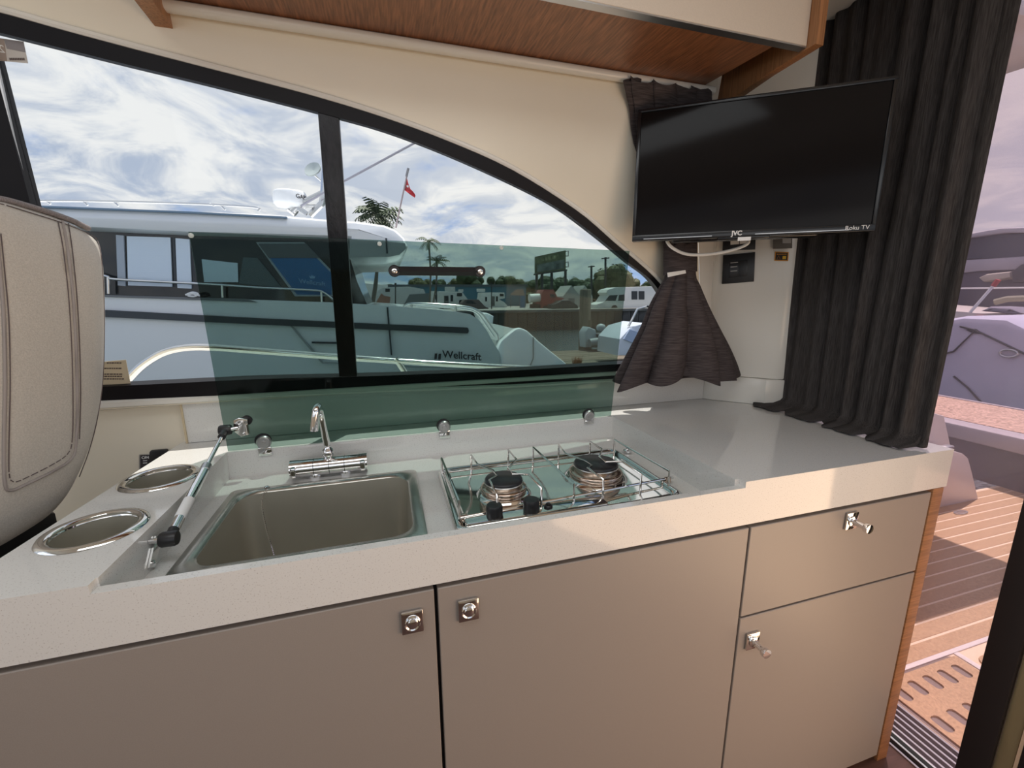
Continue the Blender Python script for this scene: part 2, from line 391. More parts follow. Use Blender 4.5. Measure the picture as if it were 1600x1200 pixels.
# ------------------------------------------------------------------ base cabinet
cab = thing('galley_cabinet', 'taupe galley base cabinet with push latches and walnut end panel', 'cabinet', (.4, .3, -.92))
c_ = MB().box(-.56, .022, -.915, 1.246, .036, -.100); c_.box(-.56, .036, -.915, 1.246, .60, -.32); c_.build('carcass', gap_black, cab)
def knob(door, x, z, out):
    MB().box(x-.0175, -.0055, z-.0205, x+.0175, 0, z+.0205, .0015).build('latch_plate', mirror_steel, door, label='chrome square latch plate')
    if out:
        MB().lathe([(.0125, .004), (.0125, .008), (.0075, .010), (.0065, .030), (.0105, .033), (.0115, .038), (.0105, .042), (.006, .0425)], (x, 0, z), (0, -1, 0), 20).build('knob', chrome, door, label='chrome knob popped out')
    else:
        MB().lathe([(.0130, .004), (.0130, .0085), (.0115, .010), (.009, .0088), (.0078, .011), (.005, .0118)], (x, 0, z), (0, -1, 0), 20).build('knob', chrome, door, label='chrome push knob pressed in')
ZT = -.105
def door(name, x0, z0, x1, z1): return MB().box(x0, 0, z0, x1, .02, z1, .0012, 1).build(name, taupe, cab, 30)
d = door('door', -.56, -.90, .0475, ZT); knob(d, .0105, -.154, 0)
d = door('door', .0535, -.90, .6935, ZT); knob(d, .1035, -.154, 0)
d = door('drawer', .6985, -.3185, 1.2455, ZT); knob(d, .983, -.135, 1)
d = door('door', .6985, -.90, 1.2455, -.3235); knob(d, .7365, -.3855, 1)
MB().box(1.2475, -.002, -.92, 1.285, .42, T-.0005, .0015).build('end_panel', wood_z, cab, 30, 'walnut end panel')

# ------------------------------------------------------------------ sink
sk = thing('sink', 'rectangular stainless steel sink let into the worktop bay', 'sink', (-.155, .25, -.067))
X0, X1, Y0, Y1 = -.362, .049, .088, .418
ZR = -.067
o1 = rrect(X0, Y0, X1, Y1, .014, ZR, 6); o2 = rrect(X0, Y0, X1, Y1, .014, ZR+.003, 6)
i0 = rrect(X0+.004, Y0+.004, X1-.004, Y1-.004, .012, ZR+.005, 6)
i1 = rrect(X0+.022, Y0+.020, X1-.020, Y1-.022, .045, ZR+.005, 6); i2 = rrect(X0+.026, Y0+.024, X1-.024, Y1-.026, .045, ZR, 6)
MB().loft([o1, o2, i0, i1, i2], False, False).build('rim', steel, sk, 50)
b = [i2]
for dz, ins, rr in ((-.06, .004, .048), (-.165, .008, .05), (-.182, .014, .05), (-.190, .028, .045)):
    b.append(rrect(X0+.026+ins, Y0+.024+ins, X1-.024-ins, Y1-.026-ins, rr, ZR+dz, 6))
MB().loft(b, False, True).build('bowl', steel_bowl, sk, 50)
MB().lathe([(.035, .001), (.033, .004), (.022, .003), (.018, -.002), (0, -.002)], (-.155, .25, ZR-.190), n=28).build('drain', mirror_steel, sk)
ch = MB()
ca = onZ(417, 762, ZR+.006); cpts = crom([ca, ca+V((.001, -.014, .001)), onY(409, 785, ca.y-.03), onY(416, 825, ca.y-.036), onY(428, 868, ca.y-.04)], 30)
acc = 0; last = cpts[0]
for p in cpts:
    if (p-last).length > .0042:
        ch.add([p+V(q)*.0021 for q in ((1, 0, 0), (-1, 0, 0), (0, 1, 0), (0, -1, 0), (0, 0, 1), (0, 0, -1))], [(0, 2, 4), (2, 1, 4), (1, 3, 4), (3, 0, 4), (2, 0, 5), (1, 2, 5), (3, 1, 5), (0, 3, 5)]); last = p
o = ch.build('plug_chain', chrome, sk, kind='stuff', label='fine metal ball chain hanging into the bowl')
MB().lathe([(.006, 0), (.006, .003), (.002, .005)], ca, n=12).build('chain_stud', chrome, sk)

# ------------------------------------------------------------------ stove
st = thing('stove', 'two burner steel gas hob with wire pot rails, sunk beside the sink', 'stove', (.35, .25, -.067))
SX0, SX1, SY0, SY1 = .100, .604, .078, .392
def sr(i, z, r): return rrect(SX0+i, SY0+i, SX1-i, SY1-i, r, z, 5)
MB().loft([sr(0, ZR, .025), sr(.001, ZR+.008, .025), sr(.006, ZR+.012, .022), sr(.012, ZR+.011, .018), sr(.020, ZR+.003, .014), sr(.022, ZR+.002, .012)], False, True).build('tray', mirror_steel, st, 50)
ZS = ZR+.002
def burner(px, py, R, h):
    c = onZ(px, py, ZS+h); c = V((c.x, c.y, ZS))
    o = MB().lathe([(R*1.5, 0), (R*1.42, .004), (R*1.30, .007), (R*1.12, .006), (R*1.1, 0)], c, n=40).build('burner', mirror_steel, st, 60)
    MB().lathe([(R*1.12, .004), (R*1.24, .010), (R*1.26, .016), (R*1.2, .019), (R*1.0, .020)], c, n=40).build('burner_ring', copper, o, 60)
    MB().lathe([(R*.98, .018), (R*1.0, h-.010), (R*1.08, h-.007), (R*1.06, h-.005)], c, n=40).build('flame_head', steel, o, 60)
    MB().lathe([(R*1.02, h-.006), (R*1.02, h-.001), (R*.97, h+.001), (0, h+.002)], c, n=40).build('burner_cap', black_satin, o, 60)
    return c
bA = burner(787, 747, .041, .036); bB = burner(931, 722, .051, .038)
ZG = ZR+.050
def G(px, py, z=ZG): return onZ(px, py, z)
rd = .0026
def rod(name, pts, r=rd): return MB().tube(pts, r, 6).build(name, mirror_steel, st, 60)
def post(px, py, zb=ZS, z=ZG):
    p = G(px, py, z); return V((p.x, p.y, zb)), p
# perimeter rail with corner clips
zr2 = ZR+.014
fr = [onZ(716, 810, zr2), onZ(1052, 746, zr2)]
rod('rail', fr, .003)
lf0, lf1 = post(690, 716), post(717, 783)
rod('rail', [lf0[0], lf0[1], lf1[1], V((lf1[1].x, lf1[1].y, zr2))])
rg0, rg1 = post(960, 687), post(1046, 736)
rod('rail', [rg0[0], rg0[1], rg1[1], V((rg1[1].x, rg1[1].y, zr2))])
rod('rail', [lf0[0]+V((0, 0, .012)), rg0[0]+V((0, 0, .012))], .003)
# pot supports bent round each burner
def supp(pxs):
    pts = [G(*q) for q in pxs]
    a, z = pts[0].copy(), pts[-1].copy(); a.z = ZS; z.z = ZS
    return rod('pot_support', [a]+pts+[z])
supp([(736, 711), (746, 725), (770, 735), (777, 743), (765, 750), (777, 775)])
supp([(794, 703), (807, 718), (795, 731), (801, 741), (826, 741), (846, 763)])
supp([(833, 699), (897, 757)])
supp([(873, 695), (884, 709), (913, 719), (925, 727), (918, 731), (943, 749)])
supp([(922, 690), (941, 702), (936, 714), (946, 722), (972, 721), (1002, 741)])
for q in ((724, 806), (1043, 748)):
    p = onZ(*q, zr2); MB().box(p.x-.007, p.y-.004, p.z-.010, p.x+.007, p.y+.004, p.z+.004, .001).build('rail_clip', copper, st)
p = onZ(980, 706, ZS); MB().lathe([(.012, 0), (.012, .006), (.007, .008), (.006, .014), (.003, .016)], p, n=20).build('hinge_boss', chrome, st)
kn = []
panel = MB().box(SX0+.02, SY0+.016, ZS, .42, SY0+.056, ZS+.012, .004).build('control_strip', mirror_steel, st)
for px, py in ((776, 806), (834, 796)):
    p = onZ(px, py, ZS+.020)
    MB().lathe([(.0155, 0), (.0165, .004), (.0165, .020), (.0145, .0245), (0, .0255)], (p.x, SY0+.036, ZS+.010), n=28).build('knob', black_pl, st, 50, 'black round gas knob')
p = onZ(862, 799, ZS+.012); MB().lathe([(.009, 0), (.009, .004), (.0065, .006), (.0045, .0055), (.0045, .009), (.003, .010)], (p.x, SY0+.036, ZS+.011), n=20).build('igniter_button', black_pl, st)
yel = M('yellow_label', (.62, .52, .05), .5)
p0, p1 = .435, .577
MB().box(p0, .0165, -.062, p1, .0172, -.050).build('warning_strip', yel, st)
q = MB()
for i in range(22): q.box(p0+.05+i*.0038, .0171, -.0575, p0+.052+i*.0038, .0176, -.0545)
q.build('warning_print', print_k, st, 0, kind='stuff')

# ------------------------------------------------------------------ faucet
fa = thing('faucet', 'chrome mixer tap on a horizontal cylinder behind the sink', 'faucet', (-.16, .45, -.067))
fy, fz, fr_ = .450, -.040, .0215
a = onY(456, 748, fy); bb = onY(575, 735, fy)
fx0, fx1 = a.x, bb.x
MB().tube([V((fx0+.018, fy, fz)), V((fx1-.018, fy, fz))], fr_, 28).build('body', chrome, fa, 50)
for x0, x1 in ((fx0, fx0+.020), (fx1-.020, fx1)):
    e = MB().tube([V((x0, fy, fz)), V((x1, fy, fz))], fr_*1.03, 28); o = e.build('handle', chrome, fa, 50)
    MB().box((x0+x1)/2-.006, fy-.032, fz-.012, (x0+x1)/2+.006, fy-.016, fz+.013, .003).build('lever', chrome, o)
wd = fx1-fx0
for i in (1, 2, 3): MB().tube([V((fx0+wd*(.2*i+.1)-.0006, fy, fz)), V((fx0+wd*(.2*i+.1)+.0006, fy, fz))], fr_*1.012, 28).build('joint_ring', black_pl, fa)
for fx in (fx0+wd*.3, fx1-wd*.3): MB().lathe([(.015, 0), (.015, .006), (.011, .008), (.011, .02)], (fx, fy, ZR), n=24).build('foot', chrome, fa, 50)
cx = onY(514, 722, fy).x
MB().lathe([(.010, 0), (.0105, .006), (.0135, .010), (.0145, .016), (.0125, .024), (.0085, .028), (.0085, .034)], (cx, fy, fz+.018), n=24).build('swivel_base', chrome, fa, 60)
sp_ = crom([V((cx, fy, fz+.045)), onY(510, 690, fy), onY(503, 655, fy-.01), onY(500, 640, fy-.030), onY(497, 636, fy-.052), onY(494, 641, fy-.066), onY(492, 655, fy-.070)], 6)
MB().tube(sp_, [.0085]*len(sp_), 14).build('spout', chrome, fa, 70)
MB().tube([onY(492.5, 650, fy-.070), onY(491.5, 663, fy-.071), onY(491, 673, fy-.071)], [.0085, .0092, .0088], 14).build('spout_nozzle', chrome, fa, 50)

# ------------------------------------------------------------------ glass lid
ld = thing('glass_cover', 'green tinted glass hob cover propped open against the window', 'glass cover', (.13, .505, 0))
GB = [V((-.390, .507, .002)), V((.655, .507, .002))]
GT = [onY(294, 362, .457), onY(984, 392, .457)]
gn = (GB[1]-GB[0]).cross(GT[0]-GB[0]).normalized()          # faces the camera
if gn.y > 0: gn = -gn
MB().prism([GB[0], GB[1], GT[1], GT[0]], -gn*.006, .0008).build('pane', lid_glass, ld, 0)
def onG(px, py, off=0): return onP(px, py, GB[0]+gn*off, gn)
gu = (GT[0]-GB[0]).normalized(); gx = (GB[1]-GB[0]).normalized()
for px, py in ((413, 690), (694, 666), (920, 649)):
    p = onG(px, py)
    h = MB().lathe([(.017, .0005), (.017, .006), (.014, .009), (.013, .0075), (.006, .0075), (.005, .010), (0, .010)], p, gn, 26).build('hinge', alu, ld, 50, 'round metal hinge clamp')
    MB().lathe([(.019, -.002), (.019, .001)], p+gu*.003+gx*(-.002), gn, 26).build('hinge_gasket', black_pl, h)
    MB().box(p.x-.015, .500, -.016, p.x+.015, .5048, .006, .0015).build('hinge_bracket', chrome, h)
# handle
h0, h1 = onG(616, 423), onG(748, 424)
hd = MB()
hd.tube([h0+gn*.010, h1+gn*.010], .0105, 4, flat=(gn+gu).normalized())
for p in (h0, h1): hd.lathe([(.014, .0005), (.014, .016), (.012, .018), (0, .018)], p, gn, 22)
hb = hd.build('handle', black_pl, ld, 40, 'black bar handle with two steel screws')
for p in (h0, h1): MB().lathe([(.0065, .017), (.0065, .0195), (.003, .0205), (0, .0195)], p, gn, 16).build('screw', mirror_steel, hb)
for q in ((593, 381), (783, 387), (299, 368)):
    MB().lathe([(.005, 0), (.005, .003), (.003, .004), (0, .004)], onG(*q), gn, 16).build('bumper', M('clear_bumper', (.55, .6, .58), .2), ld)

# gas strut
gs = thing('gas_strut', 'slim gas strut with black ball ends holding the glass lid', 'strut', (-.37, .3, 0))
u0 = onG(378, 664); U = onG(352, 672, .018); D = onZ(264, 842, -.022)
D = onX(264, 842, -.365)
dd = (U-D); J = D+dd*.56
MB().tube([D+dd*.06, J], .0085, 16).build('cylinder', chrome, gs, 50)
MB().tube([J-dd*.02, J+dd*.03], .0093, 16).build('collar', alu, gs, 50)
MB().tube([J, U-dd*.03], .0043, 12).build('piston_rod', chrome, gs, 50)
lb = MB(); a = D+dd*.14
lb.tube([a, D+dd*.28], .0088, 16); lb.build('label_wrap', print_w, gs, 50)
for E_, s_ in ((D, 1), (U, -1)):
    q = MB(); q.tube([E_+dd*.09*s_, E_+dd*.03*s_], .0082, 14)
    q.lathe([(.011, -.012), (.0125, -.009), (.0125, .009), (.011, .012)], E_, (1, 0, 0) if s_ > 0 else gx, 18)
    q.build('ball_end', black_pl, gs, 50, 'black plastic ball end')
# lower bracket on the bay side, upper bracket on the glass
wx = -.3920
MB().prism([onX(241, 838, wx), onX(251, 838, wx), onX(239, 886, wx), onX(230, 888, wx)], (.003, 0, 0)).build('lower_bracket', mirror_steel, gs)
MB().tube([V((wx, D.y, D.z)), D], .0045, 12).build('ball_stud', chrome, gs)
p = onX(235, 881, wx); MB().lathe([(.005, .003), (.005, .006), (0, .007)], p, (1, 0, 0), 12).build('screw', chrome, gs)
up = [onG(366, 655, .005), onG(374, 651, .005), (onG(388, 654, .005)), onG(391, 677, .005), onG(378, 681, .005), onG(366, 672, .005)]
MB().prism(up, gn*.008, .002).build('upper_bracket', mirror_steel, gs)
MB().lathe([(.012, 0), (.012, .005)], onG(386, 656), gn, 18).build('bracket_gasket', black_pl, gs)
MB().tube([U, onG(372, 668, .010)], .0045, 10).build('ball_stud', chrome, gs)
for q in ((380, 657), (384, 674)): MB().lathe([(.0035, .012), (.0035, .0145), (0, .015)], onG(*q), gn, 12).build('screw', chrome, gs)

# ------------------------------------------------------------------ overhead cabinet
oc = thing('overhead_cabinet', 'overhead wall cabinet with walnut underside and beige door', 'cabinet', (.3, .35, .91))
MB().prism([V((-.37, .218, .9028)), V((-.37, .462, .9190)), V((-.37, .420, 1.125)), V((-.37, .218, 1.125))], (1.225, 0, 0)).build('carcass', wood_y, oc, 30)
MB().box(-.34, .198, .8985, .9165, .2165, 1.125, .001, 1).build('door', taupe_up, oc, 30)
MB().box(-.34, .1985, .8955, .9165, .2165, .8983).build('door_edge', alu, oc, 30)
def endp(x0, x1, name, drop):
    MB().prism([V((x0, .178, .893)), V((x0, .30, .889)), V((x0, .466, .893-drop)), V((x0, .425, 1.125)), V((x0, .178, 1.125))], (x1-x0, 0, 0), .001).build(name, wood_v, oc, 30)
endp(.9178, .9400, 'end_panel', .02)
endp(-.392, -.362, 'end_panel', .012)
tr = thing('curtain_track', 'white curtain rail under the overhead cabinet', 'curtain track', (.27, .44, .905))
MB().prism([V((-.368, y, z)) for y, z in ((.436, .9165), (.431, .912), (.431, .903), (.435, .899), (.447, .898), (.456, .902), (.456, .9180))], (1.253, 0, 0), 0).build('rail', white_gel, tr, 60)

# ------------------------------------------------------------------ tied back window curtain
tb = thing('tied_curtain', 'small charcoal curtain gathered by a tie beside the window', 'curtain', (.9, .5, .08))
lv = [(131, 976, 1112, .426, .009, .45), (150, 979, 1112, .436, .009, .40), (180, 985, 1111, .462, .010, .35), (230, 992, 1108, .474, .013, .3), (310, 1020, 1098, .490, .020, .25), (380, 1037, 1088, .50, .024, .16), (428, 1041, 1086, .505, .022, .10), (445, 1034, 1092, .507, .028, .16), (475, 1018, 1104, .51, .040, .22), (510, 1004, 1120, .51, .050, .26), (545, 986, 1136, .51, .056, .30), (575, 970, 1147, .51, .060, .34), (594, 960, 1152, .51, .062, .36)]
rings = []; NB = 180
lvi = [tuple(v) for v in crom([V(l[:3]) for l in lv], 3)]; lvj = crom([V(l[3:]) for l in lv], 3)
for (py, xl, xr), (yc, dp, am) in zip(lvi, lvj):
    Lp, Rp = onY(xl, py, yc), onY(xr, py, yc); c = (Lp+Rp)/2; hw = (Rp.x-Lp.x)/2; r_ = []
    for k in range(NB):
        a = 2*math.pi*k/NB
        f = 1-2.0*am*(1-abs(math.sin(4.5*a+.5*math.sin(2*a+.7)+py*.002)))**1.3
        f2 = 1+.05*math.sin(4*a+1.3)
        z = c.z + (.012*math.sin(3*a+.6)+.008*math.sin(7*a))*max(0, (py-520)/72)
        z += .014*(1-abs(math.sin(4.5*a)))*max(0, (150-py)/20)-.010*max(0, (150-py)/20)
        r_.append(V((c.x+hw*math.cos(a)*(.62+.38*f)*f2, yc+dp*1.25*math.sin(a)*f, z)))
    rings.append(r_)
MB().loft(rings, False, False).build('cloth', cloth_tie, tb, 70)
tbn = []
for py in (384, 428):
    Lp, Rp = onY(1040, py+2, .50), onY(1087, py-4, .50); c = (Lp+Rp)/2; hw = (Rp.x-Lp.x)/2+.003
    tbn.append([V((c.x+hw*math.cos(2*math.pi*k/40), .502+.029*math.sin(2*math.pi*k/40), c.z+.006*math.cos(2*math.pi*k/40))) for k in range(40)])
MB().loft(tbn, False, False).build('tie_band', cloth_tie, tb, 60)
b0 = [onY(1043, 426, .4715), onY(1071, 422, .4715), onY(1072, 427, .4715), onY(1044, 433, .4715)]
MB().prism(b0, (0, .002, 0)).build('buckle', white_pl, tb, label='pale metal tie buckle')
for px in (980, 989, 999, 1034, 1060, 1085):
    p = onY(px, 136, .445); MB().tube([p+V((0, 0, .012)), p+V((.003, -.003, 0)), p+V((0, -.004, -.014)), p+V((-.004, -.003, -.006))], .0016, 6).build('glider_hook', white_pl, tb)

# ------------------------------------------------------------------ big dark door curtain
dc = thing('door_curtain', 'long charcoal curtain drawn across the aft window, hem on the counter', 'curtain', (1.25, .25, .01))
NU, NV = 300, 26
def cu_at(px): return (.505-onX(px, 300, 1.25).y)/.485
CREASE = [(cu_at(px), dp, w_) for px, dp, w_ in ((1262, .012, .030), (1312, .016, .022), (1366, .034, .016), (1396, .030, .013), (1441, .036, .016), (1470, .020, .013), (1515, .007, .02))]
def fold(u, v):
    # u 0 at the window side, 1 at the door; v 0 at the hem, 1 at the top
    a = .018*max(0, min(1, (CREASE[2][0]-u)/.06+.5))-.010*math.sin(math.pi*max(0, min(1, (u-.72)/.28)))
    for k, (uk, dp, w_) in enumerate(CREASE):
        d = u-uk-.012*math.sin(2.2*v+k*1.7)
        a += dp*math.exp(-(abs(d)/w_)**1.15)*(.75+.45*v) - .006*math.exp(-((abs(d)-.045)/.02)**2)
    return a+.004*math.sin(2*math.pi*12*u+3*v)*v
vs = []; fs = []
for j in range(NV+1):
    v = j/NV; z = .030+(1.14-.030)*v
    for i in range(NU+1):
        u = i/NU
        yy = (.505-.014*math.sin(min(1, v*3)*math.pi)*.0) + (-.485-(.012*v))*u
        yy += .004*math.sin(2*math.pi*5*u+v*3)*(.3+.7*v)
        vs.append(V((1.238+fold(u, v)-.004*v, yy, z)))
for j in range(NV):
    for i in range(NU): fs.append([j*(NU+1)+i, j*(NU+1)+i+1, (j+1)*(NU+1)+i+1, (j+1)*(NU+1)+i])
# hem lying on the worktop in four flaps
base = len(vs)
for r_, (zz, k) in enumerate(((.012, .25), (.006, 1.0))):
    for i in range(NU+1):
        u = i/NU; ph = (u*4) % 1; reach = (.040+.040*min(1, 4*ph*(1.05-ph)**.6))*k*(1 if u < .97 else .3)
        p = vs[i]; vs.append(V((p.x*(1-k*.6)+1.240*k*.6-reach, p.y-.004*k, zz)))
for i in range(NU):
    fs.append([base+i, base+i+1, i+1, i]); fs.append([base+NU+1+i, base+NU+2+i, base+i+1, base+i])
cl = MB().add(vs, fs).build('cloth', cloth_dk, dc, 80)
sm = cl.modifiers.new('thick', 'SOLIDIFY'); sm.thickness = .003; sm.offset = 0

# ------------------------------------------------------------------ television
TR = V((1.120, .1389, .5143)); TD = V((-.829, .559, 0)).normalized(); TN = V((-.559, -.829, 0)).normalized(); TH = .326; TW = .552
tv = thing('television', 'black flat screen television on an arm in front of the curtain', 'television', TR+TD*.27)
TM = Matrix.Translation(TR+TD*TW); ux = -TD; uy = -TN
for i in range(3): TM[i][0], TM[i][1], TM[i][2] = ux[i], uy[i], (0, 0, 1)[i]
# local: x left to right, y away from the viewer, z up
MB(TM).box(0, .001, 0, TW, .030, TH, .003).build('housing', bezel_m, tv, 40)
MB(TM).box(.009, -.0006, .017, TW-.009, .004, TH-.009).build('screen', screen_m, tv, 0)
f_ = MB(TM)
f_.box(0, -.003, 0, TW, .006, .016, .0012); f_.box(0, -.003, TH-.008, TW, .006, TH, .0012); f_.box(0, -.003, .013, .008, .006, TH-.004, .0012); f_.box(TW-.008, -.003, .013, TW, .006, TH-.004, .0012)
f_.build('bezel', bezel_m, tv, 40)
MB(TM).box(.10, .028, -.004, TW-.10, .060, TH*.7, .01).build('rear_bulge', bezel_m, tv, 40)
MB(TM).box(.215, .0, -.006, .335, .02, .004, .003).build('sensor_lip', bezel_m, tv, 40)
MB(TM).box(.03, -.0036, .004, .20, -.0028, .0055).build('chrome_line', alu, tv)
MB(TM).box(.30, -.0036, .004, .50, -.0028, .0055).build('chrome_line', alu, tv)
MB(TM).text('JVC', .0155, (.258, -.0032, .0085), (1, 0, 0), (0, 0, 1), .0006, bold=.03).build('brand_lettering', print_w, tv, 0, 'white maker lettering on the lower bezel')
MB(TM).text('Roku TV', .0135, (TW-.012, -.0032, .0085), (1, 0, 0), (0, 0, 1), .0006, 'RIGHT').build('platform_lettering', print_w, tv, 0, 'white lettering at the lower right corner')
MB(TM).box(.262, -.001, -.010, .292, .0, -.001).build('energy_label', print_w, tv)
arm = MB(); ac = TM @ V((TW/2, .06, TH*.45)); arm.tube([ac, ac+V((.06, .05, 0)), V((1.225, .47, .66))], .014, 10)
arm.box(1.19, .44, .62, 1.226, .50, .70, .003)
arm.build('wall_arm', black_pl, tv)
cb = MB().tube(crom([onY(1150, 352, .38)+V((0, .02, .0)), onY(1170, 378, .36), onY(1130, 394, .40), onY(1080, 398, .43), onY(1052, 388, .44), onY(1040, 372, .45), onY(1030, 340, .47)], 8), .0042, 8).build('power_cable', white_pl)
tag(cb, 'white power cable looping below the television', 'cable')

# ------------------------------------------------------------------ switch plates and label on the aft corner wall
CA, CB = V((1.108, .585, 0)), V((1.200, .492, 0)); cu_ = (CB-CA).normalized(); cn_ = V((-cu_.y*-1, 0, 0)); cn_ = V((cu_.y, -cu_.x, 0))
if cn_.y > 0: cn_ = -cn_
CN = cn_
def onC(px, py, off=.0): return onP(px, py, CA+CN*off, CN)
def plate(name, quad, label, cat, mat_=black_pl, th=.006):
    q = [onC(*p, .0008) for p in quad]; cen = sum(q, V())/4
    t = thing(name, label, cat, cen)
    MB().prism(q, CN*th, .0015).build('plate', mat_, t, 40); return t
t = plate('light_switch', [(1128, 444), (1178, 440), (1180, 394), (1130, 399)], 'black square switch plate below the white cable', 'switch')
MB().prism([onC(*p, .0066) for p in ((1139, 434), (1167, 431), (1168, 406), (1140, 409))], CN*.003, .001).build('rocker_frame', black_satin, t)
MB().prism([onC(*p, .0096) for p in ((1154, 432), (1166, 431), (1167, 407), (1155, 408))], CN*.003, .001).build('rocker', black_pl, t)
q = MB()
for y, x1 in ((410.5, 1153), (417, 1152), (423.5, 1152)): q.prism([onC(*p, .0098) for p in ((1141.5, y+1), (x1, y), (x1, y-1.3), (1141.5, y-.3))], CN*.0004)
q.build('print_lines', M('grey_print', (.4, .4, .4), .5), t, 0, kind='stuff')
t = plate('power_socket', [(1129, 392), (1180, 390), (1181, 366), (1130, 368)], 'black socket plate just under the television, partly behind the cable', 'socket')
MB().prism([onC(*p, .0068) for p in ((1141.5, 382.5), (1155, 381.5), (1155, 373), (1141.5, 374))], CN*.003).build('white_plug', white_pl, t, label='white plug block')
MB().prism([onC(*p, .0068) for p in ((1156, 381.5), (1169, 380), (1169, 372), (1156, 373))], CN*.003).build('white_plug', white_pl, t, label='white plug block')
# second face of the wall, further right
DA, DB = V((1.222, .462, 0)), V((1.262, .44, 0))
DN = V((-1, -.35, 0)).normalized()
def onD(px, py, off=0): return onP(px, py, V((1.212, .462, 0))+DN*off, DN)
jb = thing('junction_box', 'small grey box on the wall beside the curtain, above a label', 'box', onD(1223, 380))
MB().prism([onD(*p, .001) for p in ((1210, 389), (1238, 388), (1238, 366), (1210, 367))], DN*.010, .001).build('cover', M('grey_box', (.16, .15, .14), .5), jb)
MB().prism([onD(*p, .0115) for p in ((1223, 380), (1236, 380), (1236, 370), (1223, 371))], DN*.001).build('sticker', M('pale_sticker', (.5, .5, .5), .5), jb)
wl = thing('warning_label', 'black and orange warning label under the small grey box', 'label', onD(1221, 401))
org = M('orange_print', (.75, .32, .03), .5)
MB().prism([onD(*p, .0006) for p in ((1210, 407.5), (1231.5, 408), (1232.5, 394), (1211, 393))], DN*.0006).build('border', org, wl, 0)
MB().prism([onD(*p, .0013) for p in ((1211.5, 406), (1230, 406.5), (1231, 395), (1212.5, 394.5))], DN*.0003).build('field', print_k, wl, 0)
MB().prism([onD(*p, .0018) for p in ((1222.5, 405), (1228, 405), (1228.5, 400), (1223, 400))], DN*.0003).build('symbol', M('amber_print', (.8, .5, .04), .5), wl, 0)
tri = [onD(*p, .0018) for p in ((1213.5, 405), (1219, 405), (1216.6, 399.5))]
MB().tube(tri, .0005, 4, True).build('triangle_symbol', org, wl, 0)
q = MB()
for i in range(6): q.prism([onD(*p, .0018) for p in ((1214+i*2.6, 398), (1215.8+i*2.6, 398), (1215.8+i*2.6, 396.6), (1214+i*2.6, 396.6))], DN*.0003)
q.build('small_print', org, wl, 0, kind='stuff')

# ------------------------------------------------------------------ ON switch on the lower wall, window stickers
t = thing('pump_switch', 'black ON label plate and switch on the wall behind the counter corner', 'switch', (-.6, .63, -.02))
YS = .6315
MB().prism([onY(*p, YS) for p in ((218, 738), (236, 730), (236, 709.5), (218, 710))], (0, -.002, 0)).build('label_rim', alu, t, 0)
MB().prism([onY(*p, YS-.0022) for p in ((219.3, 738), (234.5, 731), (234.5, 711), (219.3, 711.5))], (0, -.0006, 0)).build('label_plate', print_k, t, 0)
o = onY(227, 715, YS-.003); MB().text('ON', .0100, o, (1, 0, 0), (0, 0, 1), .0003, bold=.02).build('lettering', print_w, t, 0)
q = MB()
for y in (719.5, 723): q.prism([onY(*p, YS-.003) for p in ((223.5, y+1), (230, y+.6), (230, y-.4), (223.5, y))], (0, -.0003, 0))
q.build('small_print', print_w, t, 0, kind='stuff')
MB().prism([onY(*p, YS) for p in ((236, 728), (250, 728), (264, 722), (264, 703), (262, 700.5), (238, 702.5), (236, 705))], (0, -.010, 0), .002).build('rocker', black_pl, t)
def sticker(name, quad, label, c1, c2, split):
    qd = [onW(*p, .0085) for p in quad]; t = thing(name, label, 'sticker', qd[0])
    MB().prism(qd, -NW*.0008).build('backing', c1, t, 0)
    return t
stk = M('cream_sticker', (.62, .53, .38), .6); stg = M('brown_sticker', (.36, .29, .25), .6)
sg2 = M('faded_sticker', (.58, .55, .52), .6); ptx = M('sticker_print', (.12, .09, .08), .6)
t = sticker('window_sticker', [(150, 607), (205, 604), (197, 562), (150, 566)], 'cream text sticker low on the window beside the seat', stk, None, 0)
q = MB()
for y, a, bq in ((567, 167, 187), (575.5, 160, 187), (584.5, 160, 189), (588, 160, 189), (592, 162, 191)):
    x = a
    while x < bq:
        ww = random.uniform(2, 5); q.prism([onW(*p, .0075) for p in ((x, y+1.1), (x+ww, y+1), (x+ww, y-.9), (x, y-.8))], -NW*.0003); x += ww+.9
q.build('print_lines', ptx, t, 0, kind='stuff')
t = sticker('glass_tag', [(-12, 94), (44, 99), (37, 65), (-12, 58)], 'two tone price tag seen from behind, top corner of the window', sg2, None, 0)
MB().prism([onW(*p, .0074) for p in ((-12, 93), (11, 96), (6, 61), (-12, 58))], -NW*.0004).build('brown_field', stg, t, 0)
MB().prism([onW(*p, .0074) for p in ((11, 76), (40.5, 82), (37, 65.5), (6.5, 61.5))], -NW*.0004).build('grey_field', M('grey_field', (.27, .25, .26), .6), t, 0)
c = onW(3, 77, .0068); MB().text('2', .017, c, (-1, 0, 0), (0, -.18, 1), .0002).build('mirrored_numeral', print_w, t, 0)
q = MB()
for i in range(9): q.prism([onW(*p, .0072) for p in ((15+i*2.7, 94), (17+i*2.7, 94.3), (16.6+i*2.7, 90.8), (14.6+i*2.7, 90.4))], -NW*.0003)
q.build('print_lines', ptx, t, 0, kind='stuff')

